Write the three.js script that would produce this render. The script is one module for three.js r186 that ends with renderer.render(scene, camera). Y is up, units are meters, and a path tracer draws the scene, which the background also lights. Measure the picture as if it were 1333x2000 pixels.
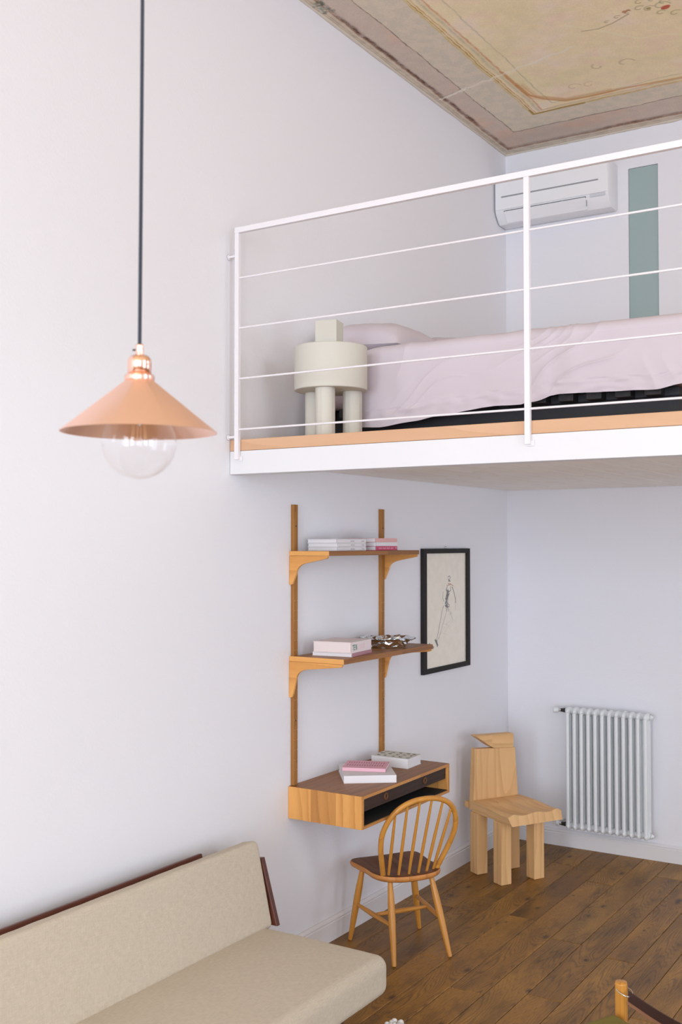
import * as THREE from 'three';
import { RoundedBoxGeometry } from 'three/addons/geometries/RoundedBoxGeometry.js';
import { mergeGeometries, mergeVertices, toCreasedNormals } from 'three/addons/utils/BufferGeometryUtils.js';
import { RectAreaLightUniformsLib } from 'three/addons/lights/RectAreaLightUniformsLib.js';
import { createNoise2D } from 'simplex-noise';

// ------------------------------------------------------------------ camera, daylight, exposure
const scene = new THREE.Scene();
const camera = new THREE.PerspectiveCamera(2 * Math.atan(1000 / 2096) * 180 / Math.PI, 1333 / 2000, 0.05, 60);
camera.position.set(2.897, 1.95, 6.681);
camera.rotation.order = 'YXZ';
camera.rotation.set(THREE.MathUtils.degToRad(1.683), THREE.MathUtils.degToRad(32.26), 0);
camera.focus = 4.8;
camera.userData.fStop = 6.3;

const ROOM_X = 6.2, ROOM_Z = 13, CEIL = 4.58;
scene.background = new THREE.Color(0.86, 0.92, 1.0);          // overcast daylight outside the windows
RectAreaLightUniformsLib.init();
const WINDOWS = [{ x0: 1.5, x1: 3.2, y0: 0.1, y1: 4.25 }, { x0: 4.0, x1: 5.7, y0: 0.1, y1: 4.25 }];
const SIDE_WINDOWS = [{ x0: 4.6, x1: 6.1, y0: 0.1, y1: 4.25 }, { x0: 9.0, x1: 10.5, y0: 0.1, y1: 4.25 }, { x0: 0.7, x1: 2.2, y0: 0.1, y1: 2.15 }, { x0: 0.9, x1: 2.3, y0: 2.75, y1: 4.25 }];   // x counts along the side wall
const DAY = new THREE.Color(0.838, 0.962, 1.12);
function daylight(w, intensity) {                                // daylight entering through one tall window
  const l = new THREE.RectAreaLight(DAY, intensity, w.x1 - w.x0 - 0.12, w.y1 - w.y0 - 0.12);
  l.castShadow = true;
  scene.add(l);
  return l;
}
for (const w of WINDOWS) daylight(w, 11).position.set((w.x0 + w.x1) / 2, (w.y0 + w.y1) / 2, ROOM_Z + 0.09);
for (const w of SIDE_WINDOWS) { const l = daylight(w, w.y1 < 3 ? 3.2 : w.y0 > 2 ? 4.2 : 3.6); l.position.set(ROOM_X + 0.09, (w.y0 + w.y1) / 2, (w.x0 + w.x1) / 2); l.rotation.y = Math.PI / 2; }
const renderer = new THREE.WebGLRenderer({ antialias: true });
renderer.toneMapping = THREE.LinearToneMapping;
renderer.toneMappingExposure = 1.04;
renderer.shadowMap.enabled = true;

// ------------------------------------------------------------------ helpers
function rng(seed) { let a = seed >>> 0; return () => { a = (a + 0x6d2b79f5) | 0; let t = Math.imul(a ^ (a >>> 15), 1 | a); t = (t + Math.imul(t ^ (t >>> 7), 61 | t)) ^ t; return ((t ^ (t >>> 14)) >>> 0) / 4294967296; }; }
const R0 = rng(7);
const noise = createNoise2D(rng(11)), noiseB = createNoise2D(rng(23));
const clamp = (v, a = 0, b = 1) => Math.min(b, Math.max(a, v));
const lerp = (a, b, t) => a + (b - a) * t;
const smooth = (a, b, x) => { const t = clamp((x - a) / (b - a)); return t * t * (3 - 2 * t); };
const fbm = (x, y, o = 4) => { let s = 0, a = 0.5, f = 1; for (let i = 0; i < o; i++) { s += a * noise(x * f, y * f + i * 17.3); a *= 0.5; f *= 2.03; } return s; };

const used = {};
function numbered(name) { used[name] = (used[name] ?? -1) + 1; return used[name] ? `${name}_${String(used[name]).padStart(3, '0')}` : name; }
function mesh(name, geo, mat, parent) {
  const m = new THREE.Mesh(geo, mat);
  m.castShadow = m.receiveShadow = true;
  m.name = parent === scene ? numbered(name) : name;
  if (parent) parent.add(m);
  return m;
}
function thing(name, label, category, pos = [0, 0, 0], turn = 0, group) {
  const g = new THREE.Group();
  g.name = numbered(name); g.position.set(...pos); g.rotation.y = turn;
  g.userData = { label, category };
  if (group) g.userData.group = group;
  scene.add(g);
  return g;
}
function struct(name, label, geo, mat) {
  const o = geo ? mesh(name, geo, mat, scene) : new THREE.Group();
  if (!geo) { o.name = numbered(name); scene.add(o); }
  o.userData = { kind: 'structure', label };
  return o;
}
// UV in metres: v runs along the grain axis wherever a face holds it
function uvm(geo, grain = 1, ou = 0, ov = 0) {
  const g = geo.index ? geo.toNonIndexed() : geo;
  const p = g.attributes.position, uv = new Float32Array(p.count * 2);
  const a = new THREE.Vector3(), b = new THREE.Vector3(), c = new THREE.Vector3(), n = new THREE.Vector3();
  for (let i = 0; i < p.count; i += 3) {
    a.fromBufferAttribute(p, i); b.fromBufferAttribute(p, i + 1); c.fromBufferAttribute(p, i + 2);
    n.copy(b).sub(a).cross(c.clone().sub(a));
    const m = [Math.abs(n.x), Math.abs(n.y), Math.abs(n.z)];
    const k = m.indexOf(Math.max(...m));
    const ax = [0, 1, 2].filter((q) => q !== k);
    let v = ax.includes(grain) ? grain : ax[1], u = ax.find((q) => q !== v);
    [a, b, c].forEach((q, j) => { const e = q.toArray(); uv[(i + j) * 2] = e[u] + ou + k * 0.137; uv[(i + j) * 2 + 1] = e[v] + ov; });
  }
  g.setAttribute('uv', new THREE.BufferAttribute(uv, 2));
  return g;
}
const rbox = (w, h, d, r = 0.003, x = 0, y = 0, z = 0, seg = 2) => new RoundedBoxGeometry(w, h, d, seg, Math.min(r, w / 2.01, h / 2.01, d / 2.01)).translate(x, y, z);
const box = (w, h, d, x = 0, y = 0, z = 0) => new THREE.BoxGeometry(w, h, d).translate(x, y, z);
const span = (x0, x1, y0, y1, z0, z1, r = 0.002) => rbox(x1 - x0, y1 - y0, z1 - z0, r, (x0 + x1) / 2, (y0 + y1) / 2, (z0 + z1) / 2);
function merge(list) {
  return mergeGeometries(list.map((g) => { const q = g.index ? g.toNonIndexed() : g.clone(); for (const k of Object.keys(q.attributes)) if (!['position', 'normal', 'uv'].includes(k)) q.deleteAttribute(k); return q; }));
}
function tube(pts, r, seg = 32, rad = 10, closed = false, type = 'catmullrom') {
  const c = new THREE.CatmullRomCurve3(pts.map((p) => new THREE.Vector3(...p)), closed, type, 0.5);
  return new THREE.TubeGeometry(c, seg, r, rad, closed);
}
// round bar from a to b whose radius follows list of [t, r]; closed at both ends
function turned(a, b, prof, rad = 14) {
  const A = new THREE.Vector3(...a), B = new THREE.Vector3(...b), L = A.distanceTo(B);
  const pts = [new THREE.Vector2(0.0001, 0), ...prof.map(([t, r]) => new THREE.Vector2(r, t * L)), new THREE.Vector2(0.0001, L)];
  const g = new THREE.LatheGeometry(pts, rad);
  g.applyQuaternion(new THREE.Quaternion().setFromUnitVectors(new THREE.Vector3(0, 1, 0), B.clone().sub(A).normalize()));
  return g.translate(...a);
}
function extrude(shape, depth, bevel = 0.0015, seg = 2, curve = 12) {
  return new THREE.ExtrudeGeometry(shape, { depth: depth - 2 * bevel, bevelEnabled: bevel > 0, bevelSize: bevel, bevelThickness: bevel, bevelOffset: -bevel, bevelSegments: seg, curveSegments: curve }).translate(0, 0, bevel);
}
function shapeOf(pts) { const s = new THREE.Shape(); pts.forEach((p, i) => (i ? s.lineTo(...p) : s.moveTo(...p))); s.closePath(); return s; }
// surface from a grid function f(u, v) -> [x, y, z]
function grid(nu, nv, f) {
  const pos = [], uv = [], idx = [];
  for (let j = 0; j <= nv; j++) for (let i = 0; i <= nu; i++) { pos.push(...f(i / nu, j / nv)); uv.push(i / nu, j / nv); }
  for (let j = 0; j < nv; j++) for (let i = 0; i < nu; i++) { const a = j * (nu + 1) + i, b = a + 1, c = a + nu + 1, d = c + 1; idx.push(a, b, d, a, d, c); }
  const g = new THREE.BufferGeometry();
  g.setAttribute('position', new THREE.Float32BufferAttribute(pos, 3)); g.setAttribute('uv', new THREE.Float32BufferAttribute(uv, 2)); g.setIndex(idx);
  g.computeVertexNormals();
  return g;
}

// ------------------------------------------------------------------ textures
function dataTex(w, h, mw, mh, fn, srgb = true) {
  const d = new Uint8Array(w * h * 4);
  for (let j = 0; j < h; j++) for (let i = 0; i < w; i++) {
    const c = fn((i / w) * mw, (j / h) * mh), k = (j * w + i) * 4;
    d[k] = clamp(c[0], 0, 255); d[k + 1] = clamp(c[1], 0, 255); d[k + 2] = clamp(c[2], 0, 255); d[k + 3] = 255;
  }
  const t = new THREE.DataTexture(d, w, h);
  t.wrapS = t.wrapT = THREE.RepeatWrapping; t.magFilter = THREE.LinearFilter; t.minFilter = THREE.LinearMipmapLinearFilter; t.generateMipmaps = true;
  if (srgb) t.colorSpace = THREE.SRGBColorSpace;
  t.repeat.set(1 / mw, 1 / mh); t.needsUpdate = true;
  return t;
}
function canvasTex(w, h, draw) {
  const c = document.createElement('canvas'); c.width = w; c.height = h;
  draw(c.getContext('2d'), w, h);
  const t = new THREE.CanvasTexture(c); t.colorSpace = THREE.SRGBColorSpace;
  return t;
}
const mix3 = (a, b, t) => [lerp(a[0], b[0], t), lerp(a[1], b[1], t), lerp(a[2], b[2], t)];
// straight-grained furniture timber; colours are sRGB 0..255
function timber(light, dark, seed, { rings = 26, warp = 0.5, pore = 0.12, w = 256, h = 512, mw = 0.5, mh = 1.0 } = {}) {
  return dataTex(w, h, mw, mh, (u, v) => {
    const U = u + seed * 3.1, V = v + seed * 1.7;
    const c = U * rings * 0.55 + warp * 1.4 * noise(U * 3.2, V * 0.55) + 0.25 * noise(U * 14, V * 1.6);
    const f = c - Math.floor(c);
    const line = Math.pow(f, 2.2) * (0.65 + 0.35 * noiseB(U * 5, V));
    const p = smooth(0.25, 0.8, noiseB(U * 260, V * 9)) * pore;
    const k = clamp(0.12 + 0.62 * line + 0.22 * fbm(U * 9, V * 1.1, 3) + p);
    return mix3(light, dark, k);
  });
}
// brushed, stained oak boards: contour grain, pores, knots and stains. 4 lanes of 0.16 m
function oakFloor(seed) {
  const r = rng(seed), knots = [];
  for (let i = 0; i < 9; i++) knots.push([r() * 0.64, r() * 2.4, 0.006 + r() * 0.012]);
  return dataTex(512, 2048, 0.64, 2.4, (u, v) => {
    const U = u + seed * 2.3, V = v + seed * 5.1, lane = Math.floor(u / 0.16);
    let c = 1.15 * noise(U * 6.5 + lane * 31, V * 0.85) + 0.10 * noise(U * 24, V * 2.2) + U * 9;
    let kd = 0;
    for (const [ku, kv, kr] of knots) {
      const dx = u - ku, dy = (v - kv) * 0.55, q = (dx * dx + dy * dy) / (kr * kr);
      if (q < 40) { c += 0.5 * Math.exp(-q / 7); kd = Math.max(kd, Math.exp(-q * 1.1)); }
    }
    const f = c * 5.2 - Math.floor(c * 5.2);
    const amp = 0.35 + 0.65 * smooth(-0.5, 0.5, noiseB(U * 3 + lane * 7, V * 0.7));
    const line = Math.exp(-Math.pow((f - 0.5) / 0.17, 2)) * amp;
    const pore = smooth(0.3, 0.75, noiseB(U * 310, V * 14)) * 0.28;
    const stain = smooth(0.05, 0.6, fbm(U * 7 + 9, V * 2.4 + 4, 4)) * 0.6;
    const tone = 0.30 * fbm(U * 5, V * 1.2, 3);
    const k = clamp(0.29 + tone + 0.28 * line + pore * 0.9 + 0.30 * stain + 0.7 * kd);
    return mix3([196, 142, 62], [78, 52, 22], k);
  });
}
const M = {};
const std = (name, o) => { const m = new THREE.MeshStandardMaterial(o); m.name = name; M[name] = m; return m; };
const phys = (name, o) => { const m = new THREE.MeshPhysicalMaterial(o); m.name = name; M[name] = m; return m; };
const rgb = (r, g, b) => new THREE.Color().setRGB(r, g, b);

const plasterBump = dataTex(512, 512, 1.2, 1.2, (u, v) => { const k = 128 + 70 * fbm(u * 9, v * 9, 4) + 40 * fbm(u * 60, v * 60, 2); return [k, k, k]; }, false);
plasterBump.wrapS = plasterBump.wrapT = THREE.MirroredRepeatWrapping;
std('plaster', { color: rgb(0.86, 0.84, 0.87), roughness: 0.93, bumpMap: plasterBump, bumpScale: 0.0012 });
std('whitePaint', { color: rgb(0.85, 0.825, 0.85), roughness: 0.45 });
std('beamPaint', { color: rgb(0.78, 0.765, 0.78), roughness: 0.55 });
std('railPaint', { color: rgb(0.84, 0.80, 0.82), roughness: 0.4 });
std('trimPaint', { color: rgb(0.80, 0.765, 0.76), roughness: 0.5 });
std('acPlastic', { color: rgb(0.90, 0.89, 0.90), roughness: 0.38 });
std('acGrey', { color: rgb(0.33, 0.33, 0.34), roughness: 0.5 });
std('acDark', { color: rgb(0.08, 0.08, 0.085), roughness: 0.6 });
std('radiatorEnamel', { color: rgb(0.82, 0.83, 0.83), roughness: 0.3 });
std('chrome', { color: rgb(0.75, 0.75, 0.76), roughness: 0.2, metalness: 1 });
std('blackRubber', { color: rgb(0.02, 0.02, 0.022), roughness: 0.6 });
const tOak = timber([236, 172, 96], [188, 122, 56], 1), tOakB = timber([210, 148, 80], [166, 106, 50], 2);
const tTeak = timber([162, 106, 50], [108, 66, 26], 3, { rings: 34 }), tRose = timber([64, 38, 24], [26, 16, 11], 4, { rings: 40 });
const tHoney = timber([214, 150, 66], [176, 110, 38], 5, { rings: 14, pore: 0.06 }), tElm = timber([124, 76, 36], [72, 42, 20], 6, { rings: 18 });
const tFir = timber([234, 188, 132], [200, 150, 96], 7, { rings: 22, warp: 0.9, pore: 0.05 }), tBeech = timber([218, 174, 138], [198, 150, 112], 8, { rings: 20, pore: 0.06 });
const tRed = timber([104, 52, 34], [52, 25, 18], 9, { rings: 30 }), tPale = timber([252, 246, 238], [240, 230, 220], 10, { rings: 12, warp: 0.9, pore: 0.05 });
std('oak', { map: tOak, roughness: 0.5 });
std('oakDeep', { map: tOakB, roughness: 0.5 });
std('oakMid', { map: tOak, color: rgb(0.74, 0.62, 0.52), roughness: 0.5 });
std('upright', { map: tOakB, color: rgb(0.66, 0.64, 0.52), roughness: 0.65 });
std('teak', { map: tTeak, roughness: 0.46 });
std('rosewood', { map: tRose, roughness: 0.6 });
std('honey', { map: tHoney, roughness: 0.36 });
std('elm', { map: tElm, roughness: 0.55 });
std('fir', { map: tFir, roughness: 0.6 });
std('beech', { map: tBeech, roughness: 0.55 });
std('redwood', { map: tRed, roughness: 0.4 });
std('soffit', { map: tPale, roughness: 0.7 });
const floorTex = [oakFloor(1), oakFloor(2), oakFloor(3)];
const FLOOR = [];
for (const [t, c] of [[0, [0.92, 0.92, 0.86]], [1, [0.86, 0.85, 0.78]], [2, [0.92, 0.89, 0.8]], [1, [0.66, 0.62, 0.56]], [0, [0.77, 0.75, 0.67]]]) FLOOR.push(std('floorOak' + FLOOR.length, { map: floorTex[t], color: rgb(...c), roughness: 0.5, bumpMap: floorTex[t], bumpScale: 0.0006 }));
std('subfloor', { color: rgb(0.03, 0.022, 0.016), roughness: 1 });
// linen: heathered yarns crossing
const linen = dataTex(512, 512, 0.32, 0.32, (u, v) => {
  const a = noise(u * 640, v * 20), b = noiseB(u * 24, v * 640), c = fbm(u * 30, v * 30, 3);
  const k = 0.5 + 0.2 * a + 0.2 * b + 0.1 * c;
  return mix3([184, 170, 150], [222, 209, 190], clamp(k));
});
const linenBump = dataTex(512, 512, 0.16, 0.16, (u, v) => {
  const k = 128 + 60 * Math.sin(u * 2 * Math.PI / 0.0032) * (0.7 + 0.3 * noise(u * 30, v * 200)) + 50 * Math.sin(v * 2 * Math.PI / 0.0032) * (0.7 + 0.3 * noiseB(u * 200, v * 30));
  return [k, k, k];
}, false);
linen.wrapS = linen.wrapT = linenBump.wrapS = linenBump.wrapT = THREE.MirroredRepeatWrapping;
std('linen', { map: linen, roughness: 0.95, bumpMap: linenBump, bumpScale: 0.0006 });
std('olive', { color: rgb(0.20, 0.16, 0.03), roughness: 0.95, bumpMap: linenBump, bumpScale: 0.0005 });
std('bedding', { color: rgb(0.66, 0.585, 0.635), roughness: 0.9 });
std('sheet', { color: rgb(0.60, 0.47, 0.50), roughness: 0.9 });
std('bedBlack', { color: rgb(0.012, 0.013, 0.018), roughness: 0.6 });
std('slatBrown', { color: rgb(0.013, 0.011, 0.012), roughness: 0.6 });
std('cream', { color: rgb(0.63, 0.60, 0.525), roughness: 0.6 });
phys('copper', { color: rgb(0.97, 0.67, 0.56), roughness: 0.44, metalness: 1 });
phys('copperShiny', { color: rgb(0.97, 0.62, 0.50), roughness: 0.16, metalness: 1 });
std('cord', { color: rgb(0.03, 0.035, 0.05), roughness: 0.8 });
phys('bulbGlass', { color: 0xffffff, roughness: 0.0, transmission: 1, thickness: 0, ior: 1.45 });
phys('pane', { color: 0xffffff, roughness: 0.0, transmission: 1, thickness: 0, ior: 1.5 });
std('filament', { color: rgb(0.75, 0.42, 0.2), roughness: 0.4 });
std('stemGlass', { color: rgb(0.75, 0.72, 0.7), roughness: 0.3 });
std('frosted', { color: rgb(0.37, 0.47, 0.465), roughness: 0.32 });
std('frameBlack', { color: rgb(0.014, 0.011, 0.010), roughness: 0.8 });
phys('foil', { color: rgb(0.80, 0.84, 0.87), roughness: 0.14, metalness: 1 });
std('leather', { color: rgb(0.055, 0.022, 0.018), roughness: 0.5 });
std('leatherEdge', { color: rgb(0.33, 0.15, 0.08), roughness: 0.7 });
std('wool', { color: rgb(0.80, 0.76, 0.72), roughness: 1 });
std('paper', { color: rgb(0.80, 0.765, 0.775), roughness: 0.85 });
std('coverWhite', { color: rgb(0.82, 0.79, 0.80), roughness: 0.6 });
std('coverPink', { color: rgb(0.80, 0.44, 0.42), roughness: 0.6 });
std('coverMagenta', { color: rgb(0.68, 0.09, 0.22), roughness: 0.55 });
std('coverBlush', { color: rgb(0.82, 0.70, 0.68), roughness: 0.6 });
std('coverMauve', { color: rgb(0.48, 0.24, 0.28), roughness: 0.6 });
std('coverRose', { color: rgb(0.80, 0.45, 0.52), roughness: 0.6 });
std('brass', { color: rgb(0.75, 0.55, 0.3), roughness: 0.4, metalness: 1 });
std('dark', { color: rgb(0.02, 0.018, 0.016), roughness: 0.8 });

// ------------------------------------------------------------------ room shell
const TH = 0.3;
{
  // floor: oak boards running along the long wall
  const fl = struct('floor', 'brown brushed oak plank floor');
  mesh('subfloor', box(ROOM_X, 0.05, ROOM_Z, ROOM_X / 2, -0.045, ROOM_Z / 2), M.subfloor, fl);
  const seams = [0.0, 0.152, 0.303, 0.455, 0.602, 0.75, 0.907, 1.065, 1.22, 1.36, 1.512];
  while (seams.at(-1) < ROOM_X - 0.2) seams.push(seams.at(-1) + 0.152);
  seams.push(ROOM_X);
  const known = { 1: [2.9], 2: [1.2], 3: [0.39, 2.115], 4: [1.39], 5: [2.38], 6: [1.59], 7: [0.327], 8: [1.69], 9: [0.9], 10: [2.26] };
  const behind = [];                                              // boards behind the camera, joined
  const plank = (x0, x1, z0, z1, mat) => {
    const g = 0.002, b = 0.0032, W = x1 - x0 - g, L = z1 - z0 - g;
    const lane = Math.floor(R0() * 4) * 0.16 + 0.004, off = R0() * Math.max(0, 2.38 - L);
    const P = [], UV = [], w = W / 2, l = L / 2;
    const quad = (a, c, d, e) => { for (const q of [a, c, d, a, d, e]) { P.push(...q); UV.push(clamp(q[0] + w, 0, 0.155) + lane, q[2] + l + off); } };
    const T = [[-w + b, 0, -l + b], [-w + b, 0, l - b], [w - b, 0, l - b], [w - b, 0, -l + b]];
    const S = [[-w, -b, -l], [-w, -b, l], [w, -b, l], [w, -b, -l]], B = S.map((q) => [q[0], -0.018, q[2]]);
    quad(...T);
    for (let i = 0; i < 4; i++) { const j = (i + 1) % 4; quad(T[j], T[i], S[i], S[j]); quad(S[j], S[i], B[i], B[j]); }
    const geo = new THREE.BufferGeometry();
    geo.setAttribute('position', new THREE.Float32BufferAttribute(P, 3)); geo.setAttribute('uv', new THREE.Float32BufferAttribute(UV, 2)); geo.computeVertexNormals();
    if (z0 > 6.9) { behind.push(geo.translate((x0 + x1) / 2, 0, (z0 + z1) / 2)); return; }
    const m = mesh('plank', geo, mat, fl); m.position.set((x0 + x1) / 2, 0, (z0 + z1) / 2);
  };
  for (let s = 0; s < seams.length - 1; s++) {
    let cuts = (known[s] || [R0() * 2]).slice();
    while (cuts[0] > 1.9) cuts.unshift(cuts[0] - 1.2 - R0() * 0.6);
    while (cuts.at(-1) < ROOM_Z - 2.2) cuts.push(cuts.at(-1) + 1.4 + R0() * 0.75);
    cuts = [0, ...cuts.filter((c) => c > 0.15 && c < ROOM_Z - 0.15), ROOM_Z];
    for (let k = 0; k < cuts.length - 1; k++) {
      if (cuts[k + 1] - cuts[k] > 2.36) cuts.splice(k + 1, 0, (cuts[k] + cuts[k + 1]) / 2);
      let mat = FLOOR[[0, 1, 2, 4, 0, 2][Math.floor(R0() * 6)]];
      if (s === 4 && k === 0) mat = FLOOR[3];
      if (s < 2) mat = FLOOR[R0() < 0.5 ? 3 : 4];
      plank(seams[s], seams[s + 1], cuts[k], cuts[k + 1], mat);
    }
  }
  mesh('far_planks', merge(behind), FLOOR[0], fl).userData.kind = 'stuff';
}
function wallShape(w, h, holes) {
  const s = shapeOf([[0, 0], [w, 0], [w, h], [0, h]]);
  for (const q of holes) { const p = new THREE.Path(); p.moveTo(q.x0, q.y0); p.lineTo(q.x0, q.y1); p.lineTo(q.x1, q.y1); p.lineTo(q.x1, q.y0); p.closePath(); s.holes.push(p); }
  return new THREE.ExtrudeGeometry(s, { depth: TH, bevelEnabled: false });
}
struct('wall_left', 'tall smooth white plaster wall behind the sofa and desk', uvm(box(TH, CEIL, ROOM_Z + 2 * TH, -TH / 2, CEIL / 2, ROOM_Z / 2)), M.plaster);
const SLOT = { x0: 0.838, x1: 1.026, y0: 2.75, y1: 4.328 };
struct('wall_back', 'white plaster wall with the radiator and the air conditioner', uvm(wallShape(ROOM_X, CEIL, [SLOT]).translate(0, 0, -TH)), M.plaster);
struct('wall_front', 'white plaster wall with two tall windows', uvm(wallShape(ROOM_X, CEIL, WINDOWS).translate(0, 0, ROOM_Z)), M.plaster);
struct('wall_right', 'white plaster side wall with two tall windows', uvm(wallShape(ROOM_Z, CEIL, SIDE_WINDOWS.map((q) => ({ ...q, x0: ROOM_Z - q.x1, x1: ROOM_Z - q.x0 }))).rotateY(Math.PI / 2).translate(ROOM_X, 0, ROOM_Z)), M.plaster);
{
  // frosted slot window in the back wall
  const w = struct('window_1', 'narrow frosted grey green glass strip in the back wall');
  mesh('frosted_pane', rbox(SLOT.x1 - SLOT.x0 - 0.004, SLOT.y1 - SLOT.y0 - 0.004, 0.012, 0.001, (SLOT.x0 + SLOT.x1) / 2, (SLOT.y0 + SLOT.y1) / 2, -0.012), M.frosted, w);
  mesh('backing', box(SLOT.x1 - SLOT.x0 + 0.1, SLOT.y1 - SLOT.y0 + 0.1, 0.03, (SLOT.x0 + SLOT.x1) / 2, (SLOT.y0 + SLOT.y1) / 2, -TH - 0.016), M.plaster, w);
}
[...WINDOWS, ...SIDE_WINDOWS].forEach((q, i) => {
  const w = struct('window_' + (i + 2), ['tall white french window nearer the long wall', 'tall white french window nearer the side wall', 'tall side wall window nearer the loft', 'tall side wall window further from the loft', 'low side wall window under the loft', 'square side wall window above the loft floor'][i]);
  if (i > 1) { w.rotation.y = Math.PI / 2; w.position.set(ROOM_X - ROOM_Z, 0, q.x0 + q.x1); }
  const cx = (q.x0 + q.x1) / 2, W = q.x1 - q.x0, H = q.y1 - q.y0, z = ROOM_Z + 0.16, f = 0.06;
  mesh('window_frame', merge([span(q.x0, q.x0 + f, q.y0, q.y1, z - 0.03, z + 0.03), span(q.x1 - f, q.x1, q.y0, q.y1, z - 0.03, z + 0.03), span(q.x0 + f, q.x1 - f, q.y0, q.y0 + f, z - 0.03, z + 0.03), span(q.x0 + f, q.x1 - f, q.y1 - f, q.y1, z - 0.03, z + 0.03), span(cx - 0.05, cx + 0.05, q.y0 + f, q.y1 - f, z - 0.03, z + 0.03)]), M.whitePaint, w);
  for (let k = 1; k < 4; k++) mesh('glazing_bar', span(q.x0 + f, q.x1 - f, q.y0 + H * k / 4 - 0.015, q.y0 + H * k / 4 + 0.015, z - 0.02, z + 0.02), M.whitePaint, w);
  for (const s of [-1, 1]) mesh('pane', box(W / 2 - 0.1, H - 2 * f, 0.002, cx + s * (W / 4 - 0.005), (q.y0 + q.y1) / 2, z + 0.024), M.pane, w);
});
{
  // painted ceiling: plain field, bands, old gilt and red lines, cracks, a little flower ornament
  const S = 300, HALF = ROOM_Z / 2, W = Math.round(ROOM_X * S), H = Math.round(HALF * S);
  const tex = canvasTex(W, H, (c) => {
    const img = c.createImageData(W, H), d = img.data;
    for (let j = 0; j < H; j++) for (let i = 0; i < W; i++) {
      const x = (i + 0.5) / S, z = (j + 0.5) / S, k = (j * W + i) * 4;
      const wob = 0.006 * noise(x * 3, z * 3) + 0.003 * noise(x * 14, z * 14);
      const dx = Math.min(x, ROOM_X - x) + wob, dz = z + wob;
      // distance from the nearest wall in the units of the long side's bands (the short side's bands are wider)
      const bz = dz < 0.12 ? dz * 0.62 : dz < 0.35 ? lerp(0.075, 0.207, (dz - 0.12) / 0.23) : dz < 0.55 ? lerp(0.207, 0.42, (dz - 0.35) / 0.2) : dz < 0.63 ? lerp(0.42, 0.56, (dz - 0.55) / 0.08) : 0.56 + dz - 0.63;
      const b = Math.min(dx, bz);
      let col = [250, 231, 190];
      const f1 = fbm(x * 2.2, z * 2.2, 4), f2 = fbm(x * 9 + 40, z * 9, 4), f3 = noiseB(x * 60, z * 60);
      col = mix3(col, [252, 232, 204], smooth(0, 0.5, f1)); col = mix3(col, [242, 226, 180], 0.7 * smooth(0.05, 0.5, fbm(x * 1.7 + 9, z * 1.7 + 3, 4))); col = mix3(col, [250, 220, 194], 0.45 * smooth(0.1, 0.5, fbm(x * 2.6 - 7, z * 2.6 + 13, 3)));
      if (b < 0.42) col = mix3([234, 219, 197], [220, 208, 188], smooth(-0.4, 0.4, f2));
      if (b < 0.205) col = mix3([218, 200, 184], [226, 197, 177], smooth(-0.1, 0.5, f1));
      if (b < 0.05) col = mix3([228, 212, 190], [214, 198, 178], smooth(-0.3, 0.3, f2));
      const line = (at, w, cc, a) => { const q = Math.abs(b - at); if (q < w * 2.2) col = mix3(col, cc, a * Math.exp(-(q * q) / (w * w)) * clamp(0.75 + 0.7 * f2 + 0.25 * f3)); };
      line(0.066, 0.011, [84, 58, 46], 0.35 + 0.6 * smooth(-0.3, 0.5, noise(x * 1.2, z * 1.2 + 5)));
      line(0.056, 0.004, [150, 92, 60], 0.8); line(0.03, 0.003, [160, 140, 120], 0.5);
      line(0.207, 0.003, [104, 84, 66], 0.85);
      line(0.418, 0.006, [216, 190, 120], 0.9); line(0.43, 0.004, [168, 122, 54], 0.9); line(0.445, 0.005, [196, 150, 84], 0.8);
      line(0.497, 0.006, [206, 138, 96], 0.75); line(0.475, 0.012, [190, 176, 150], 0.6); line(0.58, 0.004, [160, 158, 128], 0.5);
      const st = 0.5 + 0.5 * f2; col = col.map((q) => q * (0.97 + 0.05 * st) + 4 * f3);
      d[k] = clamp(col[0], 0, 255); d[k + 1] = clamp(col[1], 0, 255); d[k + 2] = clamp(col[2], 0, 255); d[k + 3] = 255;
    }
    c.putImageData(img, 0, 0);
    c.lineCap = 'round';
    const P = (x, z) => [x * S, z * S];
    const path = (pts, color, w) => { c.strokeStyle = color; for (let k = 0; k < 5; k++) { c.globalAlpha = 0.42; c.lineWidth = w * (0.3 + 0.5 * R0()); const ox = (R0() - 0.5) * w * 1.2, oz = (R0() - 0.5) * w * 1.2; c.beginPath(); pts.forEach((p, i) => { const q = P(...p); q[0] += ox + (R0() - 0.5) * 2; q[1] += oz + (R0() - 0.5) * 2; i ? c.lineTo(...q) : c.moveTo(...q); }); c.stroke(); } c.globalAlpha = 1; };
    // the pointed inner corner of the old gilt border
    path([[0.5, 1.2], [0.505, 0.84], [0.56, 0.74], [0.66, 0.64], [0.8, 0.625], [1.0, 0.628], [1.4, 0.59]], 'rgba(190,116,56,0.4)', 6);
    path([[0.52, 1.0], [0.53, 0.8], [0.68, 0.655], [0.95, 0.64]], 'rgba(206,146,84,0.45)', 12);
    path([[0.43, 0.62], [0.428, 0.545], [0.6, 0.55], [0.75, 0.545]], 'rgba(160,120,46,0.75)', 5);
    // plaster cracks
    const crack = (a, b2, n, amp, color, w) => { const pts = []; for (let i = 0; i <= n; i++) pts.push([lerp(a[0], b2[0], i / n) + amp * noise(i * 0.7, a[0] * 9), lerp(a[1], b2[1], i / n) + amp * noiseB(i * 0.7, a[1] * 9)]); path(pts, color, w); };
    crack([0.04, 1.05], [0.22, 1.105], 14, 0.012, 'rgba(252,244,230,0.95)', 6); crack([0.05, 1.065], [0.21, 1.12], 14, 0.01, 'rgba(120,100,84,0.5)', 1.6);
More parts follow.
